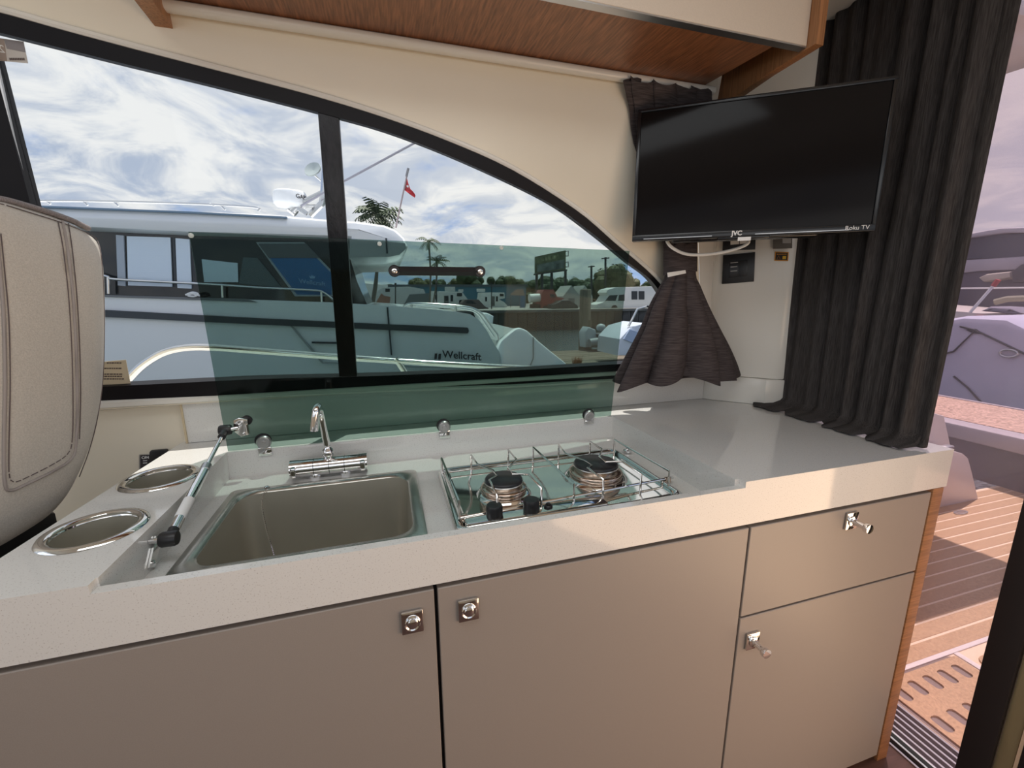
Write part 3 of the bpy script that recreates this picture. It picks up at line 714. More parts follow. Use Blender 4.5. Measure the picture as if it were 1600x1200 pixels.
# ------------------------------------------------------------------ seat
SA = V((-.565, .475, 0)); SD = V((.10, .27, 0)).normalized(); SN = V((SD.y, -SD.x, 0)).normalized()
def onS(px, py, off=0): return onP(px, py, SA+SN*off, SN)
seat = thing('helm_seat', 'grey beige leather helm seat back with double stitched seams', 'seat', (-.75, .4, -.92))
opx = [(-52, 340), (-30, 309), (0, 309), (60, 325), (110, 341), (148, 361), (161, 385), (165.5, 440), (166.5, 520), (163, 600), (155, 655), (143, 703), (128, 742), (108, 780), (80, 812), (40, 840), (0, 862), (-40, 876), (-75, 860), (-80, 700), (-68, 500)]
ol = [onS(p.x, p.y) for p in crom([V((*q, 0)) for q in opx], 3, True)]
cen = sum(ol, V())/len(ol)
def ring(t, off):
    out = []
    for p in ol:
        d = p-cen; w_ = max(0, d.normalized().dot(SD)); k = max(0, min(1, (t-.74)/.22))*min(1, w_*1.5)
        out.append(cen+d*t+SN*(off-.038*k)+SD*.036*k)
    return out
rg = [ring(t, o_) for t, o_ in ((.05, .026), (.35, .025), (.6, .022), (.78, .016), (.90, .008), (.965, -.003), (1.0, -.020), (1.0, -.085), (.96, -.105), (.8, -.115))]
MB().loft(rg).build('backrest', leather, seat, 60)
TAB = ((0, .026), (.35, .025), (.6, .022), (.78, .016), (.90, .008), (.965, -.003), (1.0, -.020), (1.5, -.03))
def front(px, py, extra=.0):
    # the point on the cushion surface under a pixel
    off = .012; k = 0
    for it in range(6):
        dv_ = onS(px, py, off)-SD*.036*k-cen; dv_ -= SN*dv_.dot(SN); best = None
        for a, b_ in zip(ol, ol[1:]+ol[:1]):
            e = b_-a; m_ = Matrix(((dv_.dot(SD), -e.dot(SD)), (dv_.z, -e.z))); rhs = V(((a-cen).dot(SD), (a-cen).z))
            if abs(m_.determinant()) < 1e-12: continue
            s_ = m_.inverted() @ rhs
            if s_[0] > 0 and -.01 <= s_[1] <= 1.01: best = s_[0]
        t = min(1.0, 1/best if best else 1)
        for (t0, o0), (t1, o1_) in zip(TAB, TAB[1:]):
            if t <= t1: o_ = o0+(o1_-o0)*(t-t0)/(t1-t0); break
        kn = max(0, min(1, (t-.74)/.22))*min(1, 1.5*max(0, dv_.normalized().dot(SD)))
        k = .5*k+.5*kn; off = .5*off+.5*(o_-.038*kn)
    return onS(px, py, off+extra)
seams = [[(98, 346), (106, 390), (114, 460), (119, 540), (121, 620), (119, 690), (112, 716), (85, 735), (40, 757), (18, 766), (8, 757), (6, 700), (8, 600), (6, 500), (0, 420), (-6, 360)],
         [(107, 349), (113, 390), (120, 460), (124.5, 540), (126, 620), (124, 692)],
         [(-20, 316), (0, 318), (50, 333), (100, 349), (140, 366), (154, 380), (160, 420), (163, 500), (161, 590), (152, 655), (139, 705), (124, 745)]]
for sm_ in seams[:1]:
    MB().tube([front(p.x, p.y, .001) for p in crom([V((*q, 0)) for q in sm_], 4)],   .0026, 6).build('seam', welt_m, seat, 60, 'dark welt around the centre panel')
sb = MB()
def stitches(pts, step, ln, rr):
    pts = [front(p.x, p.y, .0008) for p in crom([V((*q, 0)) for q in pts], 12)]
    acc = 0; on = None
    for a, b_ in zip(pts, pts[1:]):
        d = (b_-a).length; acc += d
        if on is None and acc > step: on = a; acc = 0
        elif on is not None and acc > ln: sb.tube([on, b_], rr, 4); on = None; acc = 0
off_l = [(x-7, y) for x, y in seams[0][:7]]
stitches([(91, 346), (99, 390), (107, 460), (112, 540), (114, 620), (113, 685), (106, 709), (80, 727), (40, 747), (24, 753), (15, 745), (14, 700), (16, 600), (14, 500), (7, 420), (1, 360)], .004, .005, .0009)
stitches(seams[1], .004, .005, .0009)
stitches(seams[2], .004, .0055, .0009)
sb.build('stitching', thread, seat, 0, kind='stuff')
tp = [front(p.x, p.y, -.002) for p in crom([V((*q, 0)) for q in [(-30, 312), (0, 312), (60, 328), (108, 344), (138, 358)]], 4)]
MB().tube([p+V((0, 0, .001)) for p in tp], .006, 8).build('zip_piping', pipe_m, seat, 60, 'dark grey ribbed piping along the top edge')
MB().box(-1.30, .10, -.40, -.70, .56, -.22, .05, 4).build('cushion', leather, seat, 60)
MB().prism([onS(-60, 800, -.10), onS(90, 800, -.10), onS(90, 800, -.10)+V((0, 0, -.25)), onS(-60, 800, -.10)+V((0, 0, -.25))], SN*-.06, .01).build('back_bracket', black_pl, seat)
MB().lathe([(.22, 0), (.22, .02), (.06, .05), (.05, .54)], (-1.0, .33, -.92), n=28).build('pedestal', alu, seat, 50)
#@@EXTERIOR@@
# ------------------------------------------------------------------ outside: water, far bank
WY = 46
def oP(Y, *pts): return [onY(px, py, Y) for px, py in pts]
hull_w = M('white_hull', (.88, .90, .92), .18, var=(.6, .03), coat=.3)
hull_grey = M('hull_grey_and_shade', (.34, .36, .36), .3)
stripe_m = M('charcoal_stripe', (.035, .045, .055), .4)
tint_m = M('dark_cabin_glass', (.012, .016, .02), .08, spec=.6)
blind_m = M('pale_blind', (.72, .83, .94), .7, bump=(3, .5), scale=(.2, .2, 20))
blue_m = M('blue_window_film', (.02, .13, .32), .35)
steel_o = M('polished_rail', (.72, .72, .72), .14, 1)
asphalt = M('bank_ground', (.30, .29, .27), .9, var=(.2, .2))
wall_dk = M('seawall_dark', (.06, .058, .058), .9, var=(1.2, .45))
wall_cap = M('seawall_cap', (.14, .135, .13), .85, var=(1, .3))
leaf_a = M('dark_leaf', (.035, .062, .022), .7, var=(1.5, .5))
leaf_b = M('olive_leaf', (.075, .085, .03), .7, var=(1.5, .5))
palm_m = M('palm_leaf', (.085, .115, .06), .6, var=(2, .4))
trunk_m = M('palm_trunk', (.20, .17, .14), .9, var=(6, .3), scale=(1, 1, 4))
wood_old = M('weathered_wood', (.16, .13, .10), .9, var=(3, .4), scale=(6, 6, .6))
rv_white = M('rv_white', (.66, .66, .64), .5); dark_win = M('dark_window', (.02, .025, .03), .2)
rubber = M('tyre', (.02, .02, .02), .8); teal_w = M('teal_building', (.06, .16, .22), .7)
red_m = M('truck_red', (.26, .035, .03), .4); grey_t = M('tent_grey', (.36, .36, .34), .9)
car_m = M('dark_car', (.03, .035, .035), .25); tan_m = M('tan_print', (.30, .16, .12), .6)
wat = M('harbour_water', (.05, .075, .075), .06, bump=(1.6, 1.0), scale=(1, 2.2, 1)); wat.node_tree.nodes['Bump'].inputs['Distance'].default_value = .12
zt, zb = onY(850, 484, WY).z, onY(850, 516, WY).z
struct(MB().add([V((-70, .5, -2.3)), V((110, .5, -2.3)), V((110, WY+.3, zb)), V((-70, WY+.3, zb))], [(0, 1, 2, 3)]).build('water', wat))
struct(MB().box(-70, WY+.4, zb-.5, 110, 240, zt).build('ground', asphalt))
sw = sroot('wall_seawall', (20, WY, zb))
MB().box(-70, WY+.05, zb-.5, 110, WY+.45, zt-.25).build('backing', wall_dk, sw)
MB().box(-70, WY-.30, zt-.30, 110, WY+.5, zt+.02, .03).build('cap', wall_cap, sw)
pn = MB().box(-.52, -.12, 0, .52, .12, zt-.3-zb+.4, .03); pn.M = None
x = -2.0; proto = None
while x < 48:
    o = pn.build('panel', wall_dk, None, 30) if proto is None else proto.copy()
    if proto is None: proto = o
    else: C.objects.link(o)
    o.parent = sw; o.location = V((x, WY, zb-.4))-sw.location; o.location.y += random.uniform(-.05, .05); x += 1.13

# trees and palms on the far bank
def tree(px, py, r, Y, mat, label, sq=.8):
    c = onY(px, py, Y); R = 1.35*r/F*(c-CAM).dot(FW); g = zt; c.z -= .25*R
    t = thing('bush_tree', label, 'tree', (c.x, Y, g), 'trees on the far bank')
    rnd = random.Random(px*7+py); b = MB(); lobes = []
    for i in range(12):
        a = rnd.uniform(0, 6.28); q = rnd.uniform(.15, .8); lobes.append((c+V((math.cos(a)*q*R, math.sin(a)*q*R*.7, rnd.uniform(-.5, .55)*R*sq)), R*rnd.uniform(.32, .5)))
    n = 1500; bl = []
    for i in range(n):
        lc, lr = rnd.choice(lobes); d = V((rnd.gauss(0, 1), rnd.gauss(0, 1), rnd.gauss(0, 1))).normalized(); p = lc+d*lr*rnd.uniform(.75, 1.06)
        s_ = R*rnd.uniform(.035, .075); u_ = V((rnd.gauss(0, 1), rnd.gauss(0, 1), rnd.gauss(0, 1))).normalized(); v_ = d.cross(u_).normalized()*s_; u_ = v_.cross(d).normalized()*s_*1.5
        b.add([p-u_, p+v_*.6, p+u_, p-v_*.6], [(0, 1, 2, 3)])
    for lc, lr in lobes: b.ball(lc, lr*.85, u=8, v=6)
    b.build('foliage', mat, t, 0)
    MB().tube([V((c.x, Y, g)), V((c.x+R*.05, Y, (g+c.z)/2)), V((c.x, Y, c.z))], [R*.11, R*.09, R*.06], 7).build('trunk', trunk_m, t)
tl = [(600, 452, 12, 93, leaf_a, 'low dark tree behind the white motorhomes, left end of the row'), (655, 441, 14, 89, leaf_b, 'olive tree right below the black lid handle left end'), (689, 444, 13, 91, leaf_a, 'small dark tree below the middle of the lid handle'), (715, 444, 13, 95, leaf_b, 'olive tree behind the motorhome roofs below the handle'),
      (738, 440, 17, 89, leaf_a, 'round dark tree below the right end of the lid handle'), (780, 441, 14, 93, leaf_a, 'dark tree over the right end of the teal building'), (806, 444, 15, 91, leaf_b, 'olive tree left of the billboard posts'), (834, 450, 17, 78, leaf_a, 'dark tree under the billboard left half'),
      (866, 440, 23, 76, leaf_a, 'tall dark tree behind the red truck under the billboard'), (893, 447, 18, 89, leaf_b, 'olive tree behind the grey tents'), (917, 449, 20, 74, leaf_a, 'dark tree behind the mooring post'), (938, 438, 25, 70, leaf_a, 'dark tree behind the shuttle bus cab'), (962, 428, 27, 68, leaf_b, 'largest olive tree above the shuttle bus'),
      (985, 443, 14, 74, leaf_b, 'olive tree at the glass lid right edge'), (1010, 446, 12, 72, leaf_a, 'small tree above the bus rear by the curtain')]
for a in tl: tree(*a)
def palm(bx, by, tx, ty, r, Y, label, nf=15, seed=0):
    B, Tp = onY(bx, by, Y), onY(tx, ty, Y); R = r/F*(Tp-CAM).dot(FW); rnd = random.Random(seed)
    B.z = min(B.z, zt); t = thing('palm_tree', label, 'palm tree', B, 'palm trees on the far bank')
    mid = (B+Tp)/2+V((R*.12, 0, 0)); MB().tube(crom([B, mid, Tp], 5), R*.075, 7).build('trunk', trunk_m, t)
    MB().ball(Tp, R*.16, 1, 1, .8, 8, 6).build('crown_heart', palm_m, t)
    for i in range(nf):
        az = 6.283*i/nf+rnd.uniform(-.2, .2); el = rnd.uniform(-.35, 1.15); ln = R*rnd.uniform(.95, 1.2); b = MB(); pts = []
        d = V((math.cos(az)*math.cos(el), math.sin(az)*math.cos(el), math.sin(el))); p = Tp.copy()
        for k in range(8): pts.append(p.copy()); p = p+d*ln/7; d = (d+V((0, 0, -.22))).normalized()
        sd = V((-math.sin(az), math.cos(az), 0))
        for k in range(7):
            wd = ln*.24*math.sin(math.pi*(k+.8)/8.2); a_, c_ = pts[k], pts[k+1]; dr = (c_-a_)
            for s_ in (1, -1): b.add([a_, a_+dr*.6, a_+dr*1.25+sd*s_*wd+V((0, 0, -wd*.55)), a_+dr*.85+sd*s_*wd*.9+V((0, 0, -wd*.6))], [(0, 1, 2, 3)])
        b.build('frond', palm_m, t, 0)
palm(577, 476, 592, 338, 36, 34, 'largest palm rising behind the white boat roof', 40, 1)
palm(567, 476, 561, 407, 13, 53, 'left thin palm below the boat roof overhang, beside the mullion', 13, 2)
palm(582, 476, 591, 410, 15, 53.5, 'leaning palm just below the boat roof end', 13, 3)
palm(671, 482, 670, 377, 19, 54, 'tall palm standing above the lid handle', 14, 4)
palm(675, 482, 683, 410, 19, 53, 'shorter bushy palm directly behind the lid handle', 15, 5)

# buildings, vehicles
def flat(t, name, Y, pts, mat, dep=.06): return MB().prism(oP(Y, *pts), (0, dep, 0)).build(name, mat, t, 0)
t = thing('warehouse', 'long low teal building behind the motorhomes', 'building', onY(700, 480, 70))
MB().prism([V((p.x, 70, p.z)) for p in oP(70, (545, 484), (545, 447), (822, 447), (822, 484))], (0, 6, 0)).build('wall', teal_w, t)
MB().prism(oP(69.8, (543, 448), (543, 444.5), (824, 444.5), (824, 448)), (0, 6.4, 0)).build('roof_edge', M('roof_dark', (.08, .10, .12), .7), t)
def vehicle(name, label, cat, Y, dep, poly, mat, wins=(), wheels=(), extra=(), group=None):
    pts = oP(Y, *poly); t = thing(name, label, cat, V((sum(p.x for p in pts)/len(pts), Y, zt)), group)
    MB().prism(pts, (0, dep, 0), .04).build('body', mat, t, 30)
    for wp in wins: flat(t, 'window', Y-.04, wp, dark_win)
    for n_, wp, m_ in extra: flat(t, n_, Y-.05, wp, m_)
    for px, py, r in wheels:
        c = onY(px, py, Y-.03); rr = r/F*(c-CAM).dot(FW); MB().lathe([(rr*.5, -.02), (rr, 0), (rr, .25), (0, .25)], c, (0, 1, 0), 14).build('wheel', rubber, t)
    return t
g = 'motorhomes parked on the far bank'
def R_(x0, y0, x1, y1): return [(x0, y1), (x1, y1), (x1, y0), (x0, y0)]
vehicle('motorhome', 'white motorhome with door and roof box, below the lid handle right half', 'motorhome', 56, 2.4, [(674, 482), (674, 455), (722, 456), (731, 468), (716, 469), (736, 471), (757, 478), (760, 484)], rv_white, [R_(680, 461, 683, 468), R_(704, 461, 708, 471), R_(714, 458, 722, 463), [(717, 475), (718, 469), (725, 469), (729, 475)]], [(727, 483, 4), (690, 484, 4)], [('door', R_(694, 462, 701, 478), wall_cap), ('door_glass', R_(696, 463, 700, 470), dark_win), ('roof_box', R_(695, 448, 711, 455), rv_white), ('roof_vent', R_(716, 452, 724, 456), rv_white)], g)
vehicle('motorhome', 'white motorhome with brown nose graphics, left of the blue pennants', 'motorhome', 60.5, 2.4, [(748, 484), (752, 457), (788, 457), (789, 466), (780, 468), (788, 472), (793, 478), (792, 484)], rv_white, [R_(758, 464, 761, 471), R_(775, 463, 778, 471), R_(781, 459, 787, 463)], [(786, 484, 3.5), (757, 485, 3.5)], [('door', R_(768, 463, 773, 478), wall_cap), ('roof_box', R_(745, 451, 758, 456), rv_white)], g)
vehicle('motorhome', 'motorhome with tan swoosh half hidden behind the white boat, right of the palms', 'motorhome', 60, 2.4, [(586, 486), (586, 458), (598, 449), (640, 448), (662, 452), (670, 470), (668, 486)], M('rv_grey', (.50, .51, .51), .5), [R_(602, 451, 609, 456)], [(650, 485, 4)], [('swoosh', [(588, 472), (596, 458), (600, 462), (610, 464), (609, 474), (590, 476)], tan_m), ('dark_swoosh', [(630, 478), (640, 460), (672, 458), (668, 482)], M('rv_dark', (.14, .16, .17), .5))], g)
vehicle('motorhome', 'pale motorhome beside the mullion behind the thin palms', 'motorhome', 63, 2.4, [(540, 486), (540, 440), (574, 443), (606, 445), (606, 486)], rv_white, [R_(564, 455, 571, 470), R_(546, 447, 552, 455)], [(560, 486, 4)], [], g)
vehicle('parked_van', 'dark van with pale bonnet in front of the motorhomes', 'van', 53, 2, [(721, 486), (722, 474), (727, 468), (748, 468), (757, 478), (764, 482), (764, 487)], M('van_brown', (.10, .075, .07), .4), [[(728, 474), (730, 469.5), (738, 469.5), (744, 475)]], [(733, 487, 4), (757, 487, 4)])
t = vehicle('semi_truck', 'red lorry tractor with a pale tank trailer on the bank', 'truck', 52, 2.5, [(847, 482), (847, 458), (850, 452.5), (865, 452.5), (869, 460), (871, 464), (881, 466), (884, 471), (883, 482)], red_m, [[(860, 465), (860, 459.5), (866, 459.5), (869, 465)]], [(852, 482, 4.5), (877, 482, 4.5)], [('grille', R_(878, 468, 882.5, 478), alu)])
c0, c1 = onY(827, 466, 53), onY(846, 465, 53); MB().tube([c0, c1], .55, 14).build('tank', rv_white, t); MB().tube([onY(829, 480, 53), onY(846, 480, 53)], .45, 8).build('tank_bogie', rubber, t)
vehicle('parked_car', 'dark car parked at the edge of the seawall', 'car', 48.5, 1.8, [(863, 483), (863.5, 476), (872, 473.5), (878, 469.5), (890, 469.5), (897, 474), (903, 477.5), (904, 483)], car_m, [[(873, 474), (878.5, 470.5), (883, 470.5), (883, 474)], [(884.5, 474), (884.5, 470.5), (889.5, 470.5), (895, 474.2)]], [(871, 482.5, 3), (895, 482.5, 3)])
t = vehicle('shuttle_bus', 'white shuttle bus seen partly past the lid edge', 'bus', 49, 2.4, [(932, 483), (932.5, 476), (944, 471.5), (951, 461), (947, 457), (950, 452.5), (962, 449), (1030, 447), (1030, 484)], rv_white, [[(946, 470), (952.5, 461.5), (965, 461), (962, 470)], [(966, 470), (967.5, 461), (976, 460), (976, 470)], R_(987, 455, 996, 468), R_(998, 455, 1007, 468)], [(960, 482, 5.5), (1012, 483, 5.5)], [('grille', R_(933.5, 475, 949, 480), alu), ('headlight', R_(946, 474, 951, 479), rv_white)])
for i, (a, b_, c_, lab) in enumerate(((880, 893, 907, 'grey peaked storage tent behind the dark car'), (903, 914, 926, 'grey peaked storage tent behind the mooring post'))):
    t = thing('storage_tent', lab, 'tent', onY(b_, 480, 55+5*i), 'storage tents on the bank')
    MB().prism(oP(55+5*i, (a, 484), (a, 463), (b_, 446), (c_, 463), (c_, 484)), (0, 4, 0)).build('cover', grey_t, t)
    flat(t, 'flap', 54.95+5*i, ((a+8, 484), (a+8, 466), (c_-9, 466), (c_-9, 484)), M('tent_flap', (.16, .17, .16), .9))
t = thing('pennant_stand', 'blue flag banner posts right of the motorhomes', 'banner', onY(810, 480, 57))
flat(t, 'banner', 57, R_(813, 462, 820, 483), M('banner_blue', (.03, .16, .30), .6)); flat(t, 'canopy', 57.2, [(796, 461), (807, 452), (817, 452), (820, 462)], M('canopy_tan', (.35, .25, .2), .8))
for x in (798, 812, 821): MB().tube(oP(57, (x, 484), (x, 460)), .05, 6).build('pole', wall_cap, t)
# billboard
t = thing('billboard', 'large roadside billboard on steel posts above the red truck', 'billboard', onY(860, 480, 64))
bq = oP(64, (837, 428), (884, 421), (884, 391), (837, 401)); MB().prism(bq, (0, .5, 0)).build('panel', M('billboard_print', (.13, .14, .075), .7, var=(.45, .5, 2)), t, 0)
MB().prism(oP(63.9, (839, 425.5), (882, 419), (882, 405), (839, 414)), (0, .05, 0)).build('lower_picture', M('billboard_lower', (.13, .15, .14), .7, var=(.7, .6, 3)), t, 0)
MB().prism(oP(63.9, (846, 408.5), (872, 403.5), (872, 398), (846, 403)), (0, .04, 0)).build('pale_band', M('billboard_pale', (.22, .23, .12), .7, var=(1.4, .7, 2), scale=(3, 1, .6)), t, 0)
for x, y0 in ((838.5, 428), (847, 427), (862, 425), (883.5, 421)): MB().tube(oP(64.3, (x, 482), (x, y0)), .22, 8).build('post', wall_dk, t)
MB().tube(oP(63.6, (834, 429), (886, 422)), .12, 6).build('catwalk', wall_dk, t)
for y0 in (393, 410): MB().tube(oP(64, (884, y0), (888, y0-1), (888, y0+7), (884, y0+7)), .07, 6).build('light_arm', wall_dk, t)
for px, top, arm_, lab in ((924, 415, 5, 'nearer utility pole above the mooring post'), (946, 402, 6, 'taller utility pole with a crossarm over the trees')):
    t = thing('utility_pole', lab, 'pole', onY(px, 482, 66), 'utility poles on the bank')
    MB().tube(oP(66, (px, 482), (px, top)), .18, 7).build('pole', wall_dk, t); MB().tube(oP(65.8, (px-arm_, top+2), (px+arm_, top+1)), .10, 6).build('crossarm', wall_dk, t)
for px, lab in ((618, 'slim lamp post before the motorhome with the tan swoosh'), (682, 'slim lamp post beside the motorhome with the roof box'), (768, 'slim post in front of the motorhome with brown graphics')):
    t = thing('lamp_post', lab, 'lamp post', onY(px, 484, 52), 'slim posts along the bank')
    MB().tube(oP(52, (px, 486), (px, 444)), .07, 6).build('pole', wall_dk, t); flat(t, 'lamp_head', 52, R_(px-1.6, 442, px+1.6, 445), wall_dk)

# dock, mooring post, tender
t = thing('floating_dock', 'weathered timber dock behind the stern of the white boat', 'dock', onY(930, 560, 10))
dz = onY(930, 556, 11).z
for i in range(12):
    y0 = 9.2+i*.27; MB().box(3.2, y0, dz-.06, 13, y0+.245, dz+.005*(i % 3), .01, 1).build('plank', wood_old, t, 30)
MB().box(3.2, 9.15, dz-.6, 13, 9.25, dz-.05).build('fascia', wall_dk, t)
t = thing('mooring_post', 'thick weathered wooden mooring post by the glass lid right edge', 'post', onY(914, 548, 13.2))
pa, pb = onY(913, 452, 13.2), onY(912, 560, 13.2); MB().lathe([(.20, -.3), (.20, pa.z-pb.z-.03), (.17, pa.z-pb.z), (0, pa.z-pb.z+.01)], pb, n=16).build('pile', wood_old, t, 50)
MB().prism(oP(13.0, (919, 500), (925, 500), (925, 548), (919, 548)), (0, .15, 0), .01).build('fender_board', wood_old, t)
t = thing('tender_boat', 'small grey inflatable tender with outboard tied behind the post', 'boat', onY(950, 545, 12))
MB().tube(crom(oP(12, (921, 536), (935, 534), (960, 534), (985, 528), (1000, 520)), 5), .14, 12).build('tube', M('tender_grey', (.22, .25, .28), .5), t)
MB().prism(oP(12.2, (915, 543), (914, 520), (920, 511), (931, 515), (937, 543)), (0, .5, 0), .05).build('motor_cover', M('pale_cover', (.45, .50, .54), .5), t)
MB().ball(onY(939, 512, 12.3), .17, 1, .8, .8).build('cowling', M('cowl_grey', (.36, .41, .45), .4), t)
MB().prism(oP(12.0, (936, 522), (952, 520), (958, 542), (948, 540)), (0, .4, 0), .03).build('canvas_flap', M('canvas_grey', (.20, .22, .25), .8), t)
MB().prism(oP(12.4, (952, 519), (972, 523), (970, 541), (958, 536)), (0, .4, 0), .03).build('canvas_side', M('canvas_dark', (.11, .13, .15), .8), t)
t = thing('reflection_tuft', 'orange brown tuft standing for a deck reflection at the dock edge', 'reflection', onY(902, 570, 8.6))  # deck reflection in the lid, painted as a tuft of orange blades
b = MB(); rnd = random.Random(5); o = onY(902, 572, 8.6)
for i in range(110):
    a = rnd.uniform(-.45, .45); ln = rnd.uniform(.14, .32); p = o+V((rnd.uniform(-.10, .10), rnd.uniform(-.05, .05), 0)); q = p+V((math.sin(a)*ln, rnd.uniform(-.04, .04), math.cos(a)*ln)); b.add([p-V((.006, 0, 0)), p+V((.006, 0, 0)), q], [(0, 1, 2)])
b.build('reflection_blades', M('reflection_orange', (.42, .17, .06), .8, var=(20, .4)), t, 0, kind='stuff')
t = thing('moored_skiff', 'pale blue white skiff seen between lid and tied curtain', 'boat', onY(992, 540, 9))
MB().prism(oP(9, (966, 556), (968, 530), (985, 512), (1010, 505), (1030, 556)), (0, 1.2, 0), .06).build('hull', M('skiff_white', (.55, .60, .68), .3), t)
MB().prism(oP(8.95, (975, 530), (984, 515), (1000, 520), (1000, 540)), (0, .05, 0)).build('canvas', M('skiff_canvas', (.36, .44, .60), .7), t)
MB().tube(oP(9.1, (982, 510), (996, 483), (1010, 479)), .03, 6).build('rail', steel_o, t)

# ------------------------------------------------------------------ neighbouring boat
BY = 4.6
nb = thing('motor_yacht', 'white motor yacht with charcoal stripe moored alongside', 'boat', onY(500, 560, BY+1.4))
def hp(d, *pts): return oP(BY+d, *pts)
topl = [(-260, 448), (0, 456), (167, 462), (310, 465.5), (400, 468.5), (522, 472.5), (625, 479), (712, 487), (735, 491), (748, 500), (760, 515), (772, 537), (781, 551), (784, 566)]
hull = hp(0, *topl)
low = [V((p.x, BY+.10, p.z-1.0 if i < 8 else -.62)) for i, p in enumerate(hull)]
bot = [V((p.x, BY+.75, -2.4)) for p in hull]
far_b = [V((p.x, BY+2.25, -2.4)) for p in hull]; far_l = [V((p.x, BY+2.9, q.z)) for p, q in zip(hull, low)]; far_t = [V((p.x, BY+3.0, p.z)) for p in hull]
hm = MB()
hm.loft([hull, low, bot, far_b, far_l, far_t], False, False, False)
n_ = len(hull); hm.add(hull+far_t, [[i, i+1, n_+i+1, n_+i] for i in range(n_-1)])
e_ = [hull[-1], low[-1], bot[-1], far_b[-1], far_l[-1], far_t[-1]]; hm.add(e_, [list(range(6))]); e_ = [hull[0], low[0], bot[0], far_b[0], far_l[0], far_t[0]]; hm.add(e_, [list(range(6))])
hm.build('hull', hull_w, nb, 30)
def bflat(name, d, pts, mat, th=.02, par=None): return MB().prism(hp(d, *pts), (0, th, 0)).build(name, mat, par or nb, 0)
bflat('rub_stripe', -.02, [(-260, 482), (166, 495.5), (400, 507), (600, 515.5), (731, 521), (733, 517), (731, 512), (600, 506.5), (400, 497), (166, 484.5), (-260, 470)], stripe_m, .1)
bflat('gunwale_line', -.015, [(-260, 451), (166, 464), (402, 472), (384, 467), (310, 465), (166, 461), (-260, 447)], M('gunwale_grey', (.16, .17, .18), .5), .1)
bflat('gate_seam', -.006, [(604, 480), (606.5, 480), (613, 555), (610.5, 555)], stripe_m, .05)
bflat('vent_slot', -.008, [(487, 536.5), (528, 537.5), (528, 535), (487, 534)], stripe_m, .05)
bflat('step_line', -.006, [(620, 572), (640, 574), (740, 577), (740, 575.5), (640, 572.5), (620, 570)], hull_grey, .05)
bflat('hull_crease', -.004, [(452, 508), (455, 508), (505, 566), (540, 567), (540, 568.5), (503, 568)], hull_grey, .05)
# lettering on the hull
lo = onY(722, 556, BY-.012); lx = (onY(748, 558, BY)-onY(696, 554, BY)).normalized()
hs = (onY(720, 548, BY)-onY(720, 564, BY)).length
MB().text('Wellcraft', hs*1.0, lo, lx, V((0, 0, 1)), .004, bold=.014).build('hull_lettering', print_k, nb, 0, 'dark maker lettering on the hull side')
q = MB()
for i in range(2):
    a = onY(681+i*6, 557+i*.4, BY-.012); q.prism([a+V(s_)*hs for s_ in ((-.16, 0, -.28), (.08, 0, -.28), (.16, 0, .28), (-.08, 0, .28))], (0, .008, 0))
q.build('hull_emblem', print_k, nb, 0)
a = onY(788, 556, BY+.02); 
# roof and cabin
roof = [(-260, 304), (60, 319), (300, 328), (410, 332), (500, 340), (560, 344.5), (600, 350), (618, 357), (632, 370), (638, 384), (634, 394), (625, 399.5), (610, 402), (545, 403.5), (545, 372.5), (400, 368.5), (294, 366), (155, 359.5), (-260, 346)]
MB().prism(hp(.0, *roof), (0, 2.9, 0), .10).build('roof', hull_w, nb, 40)
bflat('overhang_painted_shade', -.004, [(546, 402), (546, 374), (600, 377), (633, 380), (635, 388), (624, 398), (609, 401)], hull_grey, .05)  # grey sheet: shade under the overhang painted on the roof side
bflat('roof_side_shading', -.012, [(-260, 309), (60, 323.5), (300, 333), (448, 341), (448, 338.5), (300, 330.5), (60, 321), (-260, 306)], M('blue_shading', (.20, .30, .42), .4), .05)  # bluish shading along the roof side, painted as a strip
bflat('rail_clip', -.02, [(590, 384), (594, 384), (594, 377), (590, 377)], chrome, .03)
bflat('strap', -.012, [(603.5, 396), (606.5, 396), (604.5, 372), (602, 372)], stripe_m, .02)
MB().prism(hp(.12, (-260, 452), (-260, 340), (155, 355), (400, 364), (546, 368), (546, 400), (558, 440), (574, 477), (522, 473), (310, 466)), (0, 2.6, 0)).build('cabin_side', tint_m, nb, 0)
for lab, pts, m_ in (('blind', [(200, 446), (269, 448), (266, 371), (198, 369)], blind_m), ('blind', [(277, 450), (299, 451), (296, 374), (274, 372)], blind_m), ('window_frame', [(184, 446), (196, 447), (193, 368), (181, 367)], M('pale_frame', (.42, .48, .55), .4)), ('blind', [(319, 441), (372, 441), (371, 411), (315, 405)], blind_m), ('door_panel', [(373, 443), (400, 446), (440, 449), (402, 403), (380, 402)], M('louvre_grey', (.10, .13, .14), .5, bump=(2.5, 1), scale=(.1, .1, 12))), ('window_frame', [(272, 448), (276, 448), (273, 371), (269, 371)], stripe_m)):
    bflat(lab, .10, pts, m_, .03)
fr2 = bflat('window_frame', .095, [(461, 463), (520, 463), (520, 425), (475, 378.5), (400, 378.5)], M('film_frame', (.40, .45, .48), .4), .03)
fl_ = bflat('blue_window', .085, [(464, 460.5), (518, 460.5), (518, 427), (473, 381), (405, 381)], blue_m, .03)
bflat('window_reflection', .080, [(396, 403), (500, 403), (478, 380.5), (403, 380.5), (420, 403)], M('film_reflection', (.10, .11, .12), .3), .01)  # reflection on the upper glass, painted as a dark flat piece
lo = onY(488, 441.5, BY+.08); hs2 = (onY(488, 436, BY)-onY(488, 447, BY)).length
MB().text('Wellcraft', hs2*.95, lo, lx, V((0, 0, 1)), .003).build('window_lettering', M('pale_blue_print', (.25, .42, .62), .5), nb, 0)
c_ = onY(488, 433, BY+.08)
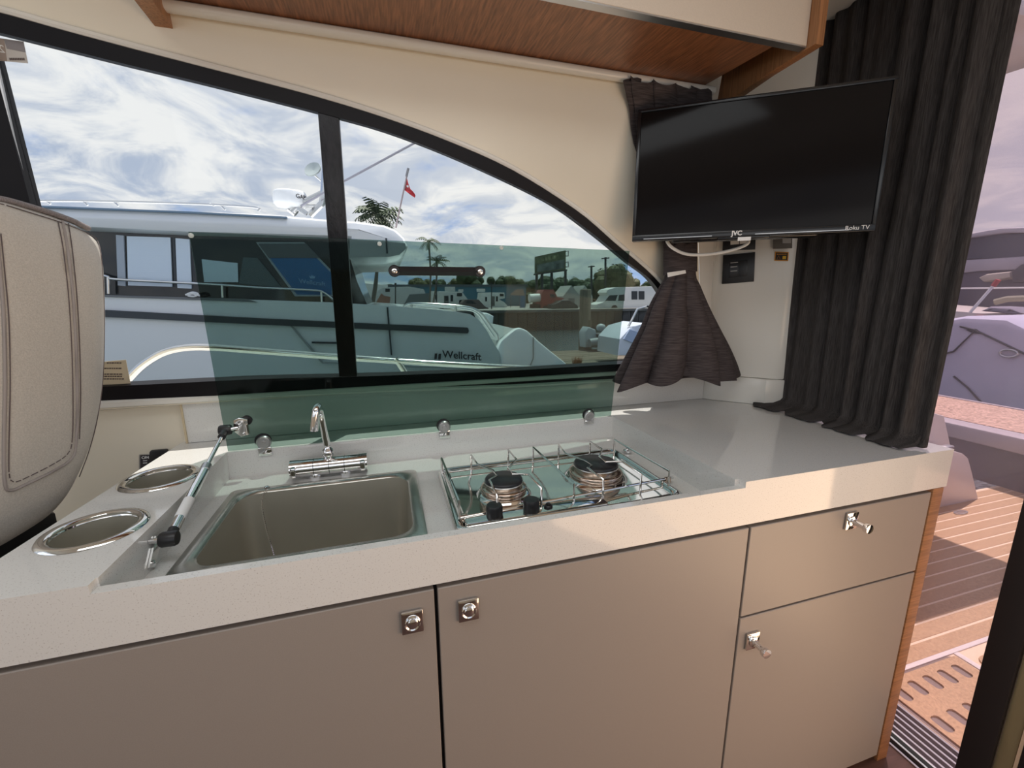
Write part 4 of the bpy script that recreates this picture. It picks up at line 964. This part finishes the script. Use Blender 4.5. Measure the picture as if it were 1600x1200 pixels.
q = MB().prism([c_+V(s_)*hs2*.5 for s_ in ((-.55, 0, -.4), (.55, 0, -.4), (.9, 0, .5), (.45, 0, .1), (.25, 0, .75), (0, 0, .2), (-.25, 0, .75), (-.45, 0, .1), (-.9, 0, .5))], (0, .006, 0))
q.build('crown_emblem', M('pale_blue_emblem', (.25, .42, .62), .5), nb, 0)
def btube(name, d, pts, r, mat=steel_o, sm=5, closed=False): return MB().tube(crom(hp(d, *pts), sm), r, 8).build(name, mat, nb, 60)
btube('side_rail', .05, [(-60, 418), (120, 424), (166, 431.5), (182, 436.5), (307, 443), (400, 449), (490, 453.5), (506, 457), (521, 468)], .014)
for x, y0, y1 in ((169, 432, 459), (347, 446, 465), (502, 456, 473)): btube('rail_post', .05, [(x, y0), (x+1, y1)], .014, sm=1)
btube('stern_rail', .12, [(630, 480), (645, 474.5), (700, 477), (730, 480), (744, 484.5), (755, 493), (768, 511), (777, 523), (778.5, 531)], .018)
btube('stern_rail', .30, [(650, 478), (700, 480), (735, 484.5), (748, 492), (760, 509), (772, 526)], .016)
for x, y0, y1 in ((643, 475, 481), (712, 478, 487)): btube('rail_post', .12, [(x, y0), (x, y1)], .018, sm=1)
btube('roof_rail', .35, [(63, 314), (150, 314.5), (300, 318.5), (397, 324), (404, 330)], .012)
for x, y0, y1 in ((72, 319, 313.5), (130, 321, 314), (178, 322, 315), (328, 322, 318.5), (345, 328, 321)): btube('rail_post', .35, [(x, y1), (x+7, y0)], .010, sm=1)
# stern wings
def wing(d, dx, dy, m_): MB().prism(hp(d, *[(x+dx, y+dy) for x, y in ((776, 548), (783, 533), (797, 521), (806, 514), (814, 512.5), (824, 516.5), (842, 533), (860, 548), (885, 568), (886, 610), (780, 610))]), (0, .14, 0), .03).build('stern_wing', m_, nb, 40)
wing(.05, 0, 0, hull_w); wing(2.5, -24, -1, hull_w)
MB().prism(hp(.25, (775, 532), (806, 514), (830, 560), (780, 590)), (0, 2.2, 0)).build('swim_platform', hull_grey, nb)
MB().prism(hp(2.0, (760, 520), (752, 490), (762, 489), (772, 494), (770, 520)), (0, .7, 0), .04).build('transom_locker', hull_w, nb)
bflat('wing_seam', .035, [(833, 527), (834.5, 527), (834.5, 560), (826, 580), (824, 580), (833, 560)], hull_grey, .02)
# radar dome, dish, arch, outrigger
dcn = onY(454, 316, 6.0); R0 = 24.5/F*(dcn-CAM).dot(FW)
dm = MB().lathe([(R0*.3, -R0*.42), (R0*.8, -R0*.36), (R0*.98, -R0*.18), (R0, 0), (R0*.97, R0*.5), (R0*.90, R0*.62), (R0*.6, R0*.68), (0, R0*.70)], dcn, n=36).build('radar_dome', hull_w, nb, 50)
MB().text('GARMIN', R0*.36, dcn, (1, 0, 0), (0, 0, 1), .002, 'LEFT', fn=lambda p: dcn+V((math.sin(.50+p.x/R0)*(R0*1.006+p.z), -math.cos(.50+p.x/R0)*(R0*1.006+p.z), R0*.22+p.y))).build('dome_lettering', print_k, dm, 0)
MB().tube(oP(6.0, (452, 325), (463, 334)), .05, 8).build('dome_mount', steel_o, nb)
for pts, r in (([(462, 322), (480, 334)], .03), ([(470, 321), (494, 322), (503, 323)], .022), ([(484, 337), (503, 318), (506, 298), (509, 255)], .045), ([(455, 330), (475, 314), (504, 300)], .028)): MB().tube(oP(5.9, *pts), r, 8).build('arch_tube', steel_o, nb)
c_ = onY(489, 265, 6.0); MB().lathe([(0, -.03), (.07, -.02), (.115, 0), (.11, .015), (.06, .0), (0, -.01)], c_, (-.35, -.8, .5), 24).build('dish_antenna', M('dish_grey', (.42, .48, .48), .4), nb)
MB().tube(oP(6.0, (492, 274), (507, 287)), .012, 6).build('dish_arm', steel_o, nb)
MB().tube(oP(5.6, (470, 322), (537, 283.5), (700, 195)), .014, 7).build('outrigger', M('grey_pole', (.30, .30, .36), .4), nb)
fg = thing('flag_staff', 'red flag on a slim staff at the roof end of the white yacht', 'flag', onY(619, 356, 5.2))
MB().tube(oP(5.2, (618.5, 356), (636, 273)), .010, 7).build('staff', M('pinkish_staff', (.45, .36, .36), .4), fg)
MB().tube(oP(5.2, (635, 276), (638, 263)), .016, 7).build('staff_tip', M('tip_grey', (.28, .28, .30), .4), fg)
fp = [((634, 280), (635.5, 278)), ((633, 290), (638, 287)), ((632, 297), (641, 295)), ((637, 301), (645, 299)), ((642, 305), (648, 303)), ((648, 309), (649, 306))]
rA = [onY(a[0], a[1], 5.2+.015*(i % 2)) for i, (a, b_) in enumerate(fp)]; rB = [onY(b_[0], b_[1], 5.2-.02*(i % 2)) for i, (a, b_) in enumerate(fp)]
o = MB().loft([rA, rB], False, False, False).build('flag_cloth', M('flag_red', (.55, .03, .04), .7), fg, 60); sm = o.modifiers.new('thick', 'SOLIDIFY'); sm.thickness = .006
MB().box(*(onY(637, 291, 5.17)-V((.012, .002, .012))), *(onY(637, 291, 5.17)+V((.012, .002, .012)))).build('flag_badge', print_w, fg)
t = thing('mooring_rope', 'white coiled rope hanging on the yacht side rail', 'rope', onY(300, 462, BY-.03))
MB().tube(crom(oP(BY-.03, (290, 461), (300, 457), (309, 459), (304, 463), (294, 462), (300, 459), (312, 462)), 5), .010, 6).build('coil', print_w, t)

# our own side deck and rail outside the window
struct(MB().box(-3.2, .67, -.12, 2.4, 1.42, -.055, .02).build('side_deck', white_gel))
hr = thing('deck_rail', 'polished steel grab rail arching along our side deck outside the window', 'rail', onY(300, 600, 1.22))
RY = 1.22
MB().tube(crom(oP(RY, (150, 644), (185, 610), (203, 590), (225, 569), (256, 551), (290, 543.5), (330, 543), (400, 548), (560, 560), (700, 569), (860, 577), (935, 580), (1000, 584)), 5), .0130, 14).build('top_tube', steel_o, hr, 70)
MB().tube(oP(RY, (618, 560), (645, 600), (652, 612)), .0130, 12).build('post', steel_o, hr, 70)
MB().tube(oP(RY, (985, 579), (1000, 612)), .0130, 12).build('post', steel_o, hr, 70)

# ------------------------------------------------------------------ cockpit behind the door
DZ = -.92
dk = sroot('floor_cockpit', (2.5, 0, DZ))
MB().box(1.50, -2.3, DZ-.06, 4.2, 1.02, DZ+.0006).build('deck_base', caulk, dk)
pl_ = MB().box(-1.30, -.0275, -.004, 1.30, .0275, .004, .0015, 1); proto = None
y = .222
while y < 1.0:
    if proto is None: o = proto = pl_.build('plank', teak, None, 30)
    else: o = proto.copy(); C.objects.link(o)
    o.parent = dk; o.location = V((2.80, y, DZ-.002))-dk.location; y += .0625
y = -.86
while y > -2.3:
    o = proto.copy(); C.objects.link(o); o.parent = dk; o.location = V((2.80, y, DZ-.002))-dk.location; y -= .0625
def hatch(x0, x1, y0, y1, label, slots):
    t = thing('deck_hatch', label, 'hatch', ((x0+x1)/2, (y0+y1)/2, DZ))
    hl = []
    if slots:
        for r_ in range(9):
            yy = .118-r_*.105
            for k in range(5):
                xx = 1.545+k*.073; hl.append(rrect(xx-.017, yy-.026, xx+.017, yy+.026, .011, DZ-.002, 2))
    MB().slab(rrect(x0, y0, x1, y1, .035 if not slots else .006, DZ-.002, 4), hl, (0, 0, 1), .010).build('panel', teak, t, 30)
    MB().slab(rrect(x0-.010, y0-.010, x1+.010, y1+.010, .035, DZ-.003, 4), [], (0, 0, 1), .004).build('surround', slot_m if slots else caulk, t, 30)
    if slots:
        q = MB()
        for r_ in range(9):
            yy = .118-r_*.105; q.box(x0+.004, yy-.003, DZ+.0078, x1-.004, yy+.003, DZ+.0086)
        for h_ in hl: pass
    return t
hatch(1.512, 1.895, -.80, .168, 'teak cockpit hatch with rows of oval slots by the door track', 1)
hatch(1.945, 2.95, -.80, .140, 'plain teak cockpit hatch with rounded corner, beyond the slotted one', 0)
tm = struct(MB().box(1.50, .178, DZ-.003, 4.1, .194, DZ+.006, .003).build('trim_5', lav_white))
tm = struct(MB().box(1.908, -.82, DZ-.003, 1.932, .178, DZ+.006, .003).build('trim_6', lav_white))
rc = thing('deck_drain', 'small oval drain plate set in the teak planks', 'drain', onZ(1501, 801, DZ))
c_ = onZ(1501, 801, DZ+.003); MB().slab([c_+V((.055*math.cos(a/20*6.283), .020*math.sin(a/20*6.283), 0)) for a in range(20)], [[c_+V((.040*math.cos(a/20*6.283), .011*math.sin(a/20*6.283), 0)) for a in range(20)]], (0, 0, 1), .004).build('rim', alu, rc)
MB().slab([c_+V((.042*math.cos(a/20*6.283), .012*math.sin(a/20*6.283), -.001)) for a in range(20)], [], (0, 0, 1), .003).build('grid', slot_m, rc)
# door track
th = sroot('door_1', (1.38, 0, DZ))
MB().box(1.285, -2.05, DZ-.05, 1.505, .44, DZ-.012).build('threshold', gap_black, th)
for i in range(8): MB().box(1.330+i*.0225, -2.0, DZ-.014, 1.338+i*.0225, .43, DZ+.004, .001, 1).build('track_rib', alu, th)
DX = 1.36
MB().box(DX, -.12, DZ+.02, DX+.006, .44, 1.02).build('pane', door_glass, th, 0)
MB().box(DX-.012, -.163, DZ+.005, DX+.020, -.108, 1.02, .003).build('stile', gap_black, th)
MB().box(DX-.006, -.196, DZ+.005, DX+.012, -.165, 1.02, .006).build('seal', olive_m, th)
MB().box(DX-.010, -.203, DZ+.005, DX+.010, -.197, 1.02).build('edge_strip', caulk, th)
MB().box(DX-.014, -.300, DZ+.005, DX+.014, -.204, 1.02, .003).build('stile', gap_black, th)
MB().box(DX-.012, -.12, 1.0, DX+.02, .44, 1.03).build('rail', gap_black, th)
# coaming, bulwark, cap, mat
cm = thing('cockpit_coaming', 'pale moulded cockpit side piece rising from the teak deck', 'coaming', onY(1490, 795, .93))
CY = .93
MB().prism(oP(CY, (1300, 825), (1466, 797), (1531, 789), (1519, 738), (1513, 716), (1505, 709), (1488, 704), (1300, 690)), (0, .12, 0), .005).build('side', lav_white, cm)
MB().prism(oP(CY+.14, (1300, 700), (1488, 705), (1476, 650), (1300, 600)), (0, .10, 0), .01).build('upper_panel', lav_white, cm)
MB().box(*(onY(1490, 703, CY)+V((-.05, .01, 0))), *(onY(1490, 703, CY)+V((.03, .05, .02))), .008).build('cleat', alu, cm)
BX = 3.95
zt1 = onX(1545, 697, BX).z; zc1 = onX(1545, 672, BX).z
struct(MB().box(BX, -2.3, DZ, BX+.06, 1.9, zt1).build('wall_transom', dark_grey))
struct(MB().box(BX-.03, -2.3, zt1, BX+.13, 1.9, zc1, .02).build('trim_8', M('mauve_gelcoat', (.42, .38, .40), .5)))
mat_ = thing('dock_mat', 'tan woven mat lying beyond the dark transom', 'mat', (4.6, 0, zc1))
MB().box(BX+.15, -2.3, zc1-.03, BX+.95, 2.2, zc1-.005).build('weave', M('woven_tan', (.50, .34, .26), .9, var=(60, .5, 2), bump=(60, 1)), mat_)
MB().box(BX+.95, -2.3, zc1-.06, BX+1.0, 2.2, zc1-.0).build('edging', M('mat_edge', (.34, .30, .32), .8), mat_)
CX = 5.6
cv = thing('covered_boat', 'small boat under a lavender canvas cover with black seams', 'boat', onX(1560, 640, CX))
lav = M('lavender_canvas', (.50, .50, .62), .8, var=(3, .06), bump=(40, .2))
MB().prism([onX(*p, CX) for p in ((1380, 680), (1400, 560), (1470, 500), (1504, 494), (1572, 497), (1604, 512), (1660, 540), (1680, 690))], (2.2, 0, 0), .08).build('cover', lav, cv, 30)
for pts in ([(1440, 562), (1490, 549), (1524, 516), (1620, 562)], [(1490, 588), (1512, 606), (1545, 642), (1560, 665)], [(1500, 510), (1524, 516)]):
    MB().tube([onX(*p, CX-.01) for p in pts], .009, 6).build('seam', stripe_m, cv)
p = onX(1576, 552, CX-.02); MB().tube([p+V((0, .06*math.cos(a/14*6.283), .035*math.sin(a/14*6.283))) for a in range(14)], .010, 6, True).build('tie_ring', alu, cv)
MB().prism([onX(*p, CX-.012) for p in ((1508, 515), (1525, 514), (1534, 522), (1520, 521))], (.01, 0, 0)).build('patch', stripe_m, cv)
rb = thing('red_stripe_boat', 'boat with a white and red striped side behind the lavender cover', 'boat', onX(1550, 495, 8))
MB().prism([onX(*p, 8) for p in ((1400, 500), (1400, 478), (1523, 489), (1582, 492), (1640, 488), (1640, 512), (1400, 512))], (1.5, 0, 0)).build('hull', lav_white, rb)
MB().prism([onX(*p, 7.97) for p in ((1520, 498), (1578, 500), (1580, 495), (1522, 493))], (.03, 0, 0)).build('red_band', M('dull_red', (.34, .06, .06), .6), rb)
MB().prism([onX(*p, 7.9) for p in ((1530, 486), (1545, 479), (1580, 481), (1600, 490), (1580, 491))], (.5, 0, 0), .05).build('bundle', M('grey_bundle', (.22, .21, .26), .8), rb)
MB().tube([onX(*p, 7.8) for p in ((1516, 488), (1556, 442))], .018, 7).build('boat_hook', print_w, rb); MB().tube([onX(*p, 7.78) for p in ((1552, 447), (1560, 437))], .03, 7).build('hook_grip', M('hook_red', (.40, .05, .05), .5), rb)
hb_ = thing('hardtop_boat', 'distant cabin boat with a curved hardtop and dark windows', 'boat', onX(1560, 430, 10))
MB().prism([onX(*p, 10) for p in ((1380, 378), (1500, 368), (1535, 361), (1565, 356), (1640, 354), (1640, 364), (1570, 364), (1535, 369), (1380, 390))], (3, 0, 0), .03).build('hardtop', M('hardtop_grey', (.50, .47, .50), .5), hb_)
MB().prism([onX(*p, 10.1) for p in ((1380, 410), (1380, 388), (1535, 368), (1640, 363), (1640, 400), (1530, 404))], (2.6, 0, 0)).build('windows', M('hazy_dark_glass', (.08, .085, .11), .15), hb_)
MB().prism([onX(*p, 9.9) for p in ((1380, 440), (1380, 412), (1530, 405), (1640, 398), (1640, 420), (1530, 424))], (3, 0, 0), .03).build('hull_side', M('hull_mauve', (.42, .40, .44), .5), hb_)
MB().prism([onX(*p, 9.95) for p in ((1380, 500), (1380, 424), (1530, 424), (1640, 420), (1640, 500))], (2.8, 0, 0)).build('hull_lower', M('hull_dark', (.14, .13, .16), .6), hb_)  # lower hull in one darker even colour
MB().prism([onX(*p, 9.7) for p in ((1527, 434), (1540, 428), (1578, 424), (1580, 434), (1535, 441))], (.3, 0, 0), .05).build('rolled_canvas', M('rolled_tan', (.42, .38, .33), .8), hb_)
MB().prism([onX(*p, 9.6) for p in ((1580, 442), (1578, 425), (1594, 412), (1640, 405), (1640, 440))], (.5, 0, 0), .05).build('outboard', M('outboard_dark', (.05, .05, .06), .4), hb_)
MB().tube([onX(*p, 9.5) for p in ((1400, 452), (1640, 449))], .012, 6).build('life_line', print_w, hb_)
MB().tube([onX(*p, 9.3) for p in ((1555, 472), (1575, 467), (1640, 465))], .05, 8).build('fuel_hose', M('hose_olive', (.25, .24, .18), .6), hb_)
struct(MB().box(5.0, -60, -2.35, 90, .4, -2.3).build('water_aft', wat))

ht = MB().prism([V((2.50, .77, 1.55)), V((3.40, .77, 1.55)), V((3.30, 1.45, 1.55)), V((2.50, 1.45, 1.55))], (0, 0, .06), .01).build('hardtop_shade_panel', white_gel)  # hardtop stand-in, added to cast shade on the deck
tag(ht, 'added pale hardtop panel high over the cockpit side, shading the teak deck', 'shade panel')
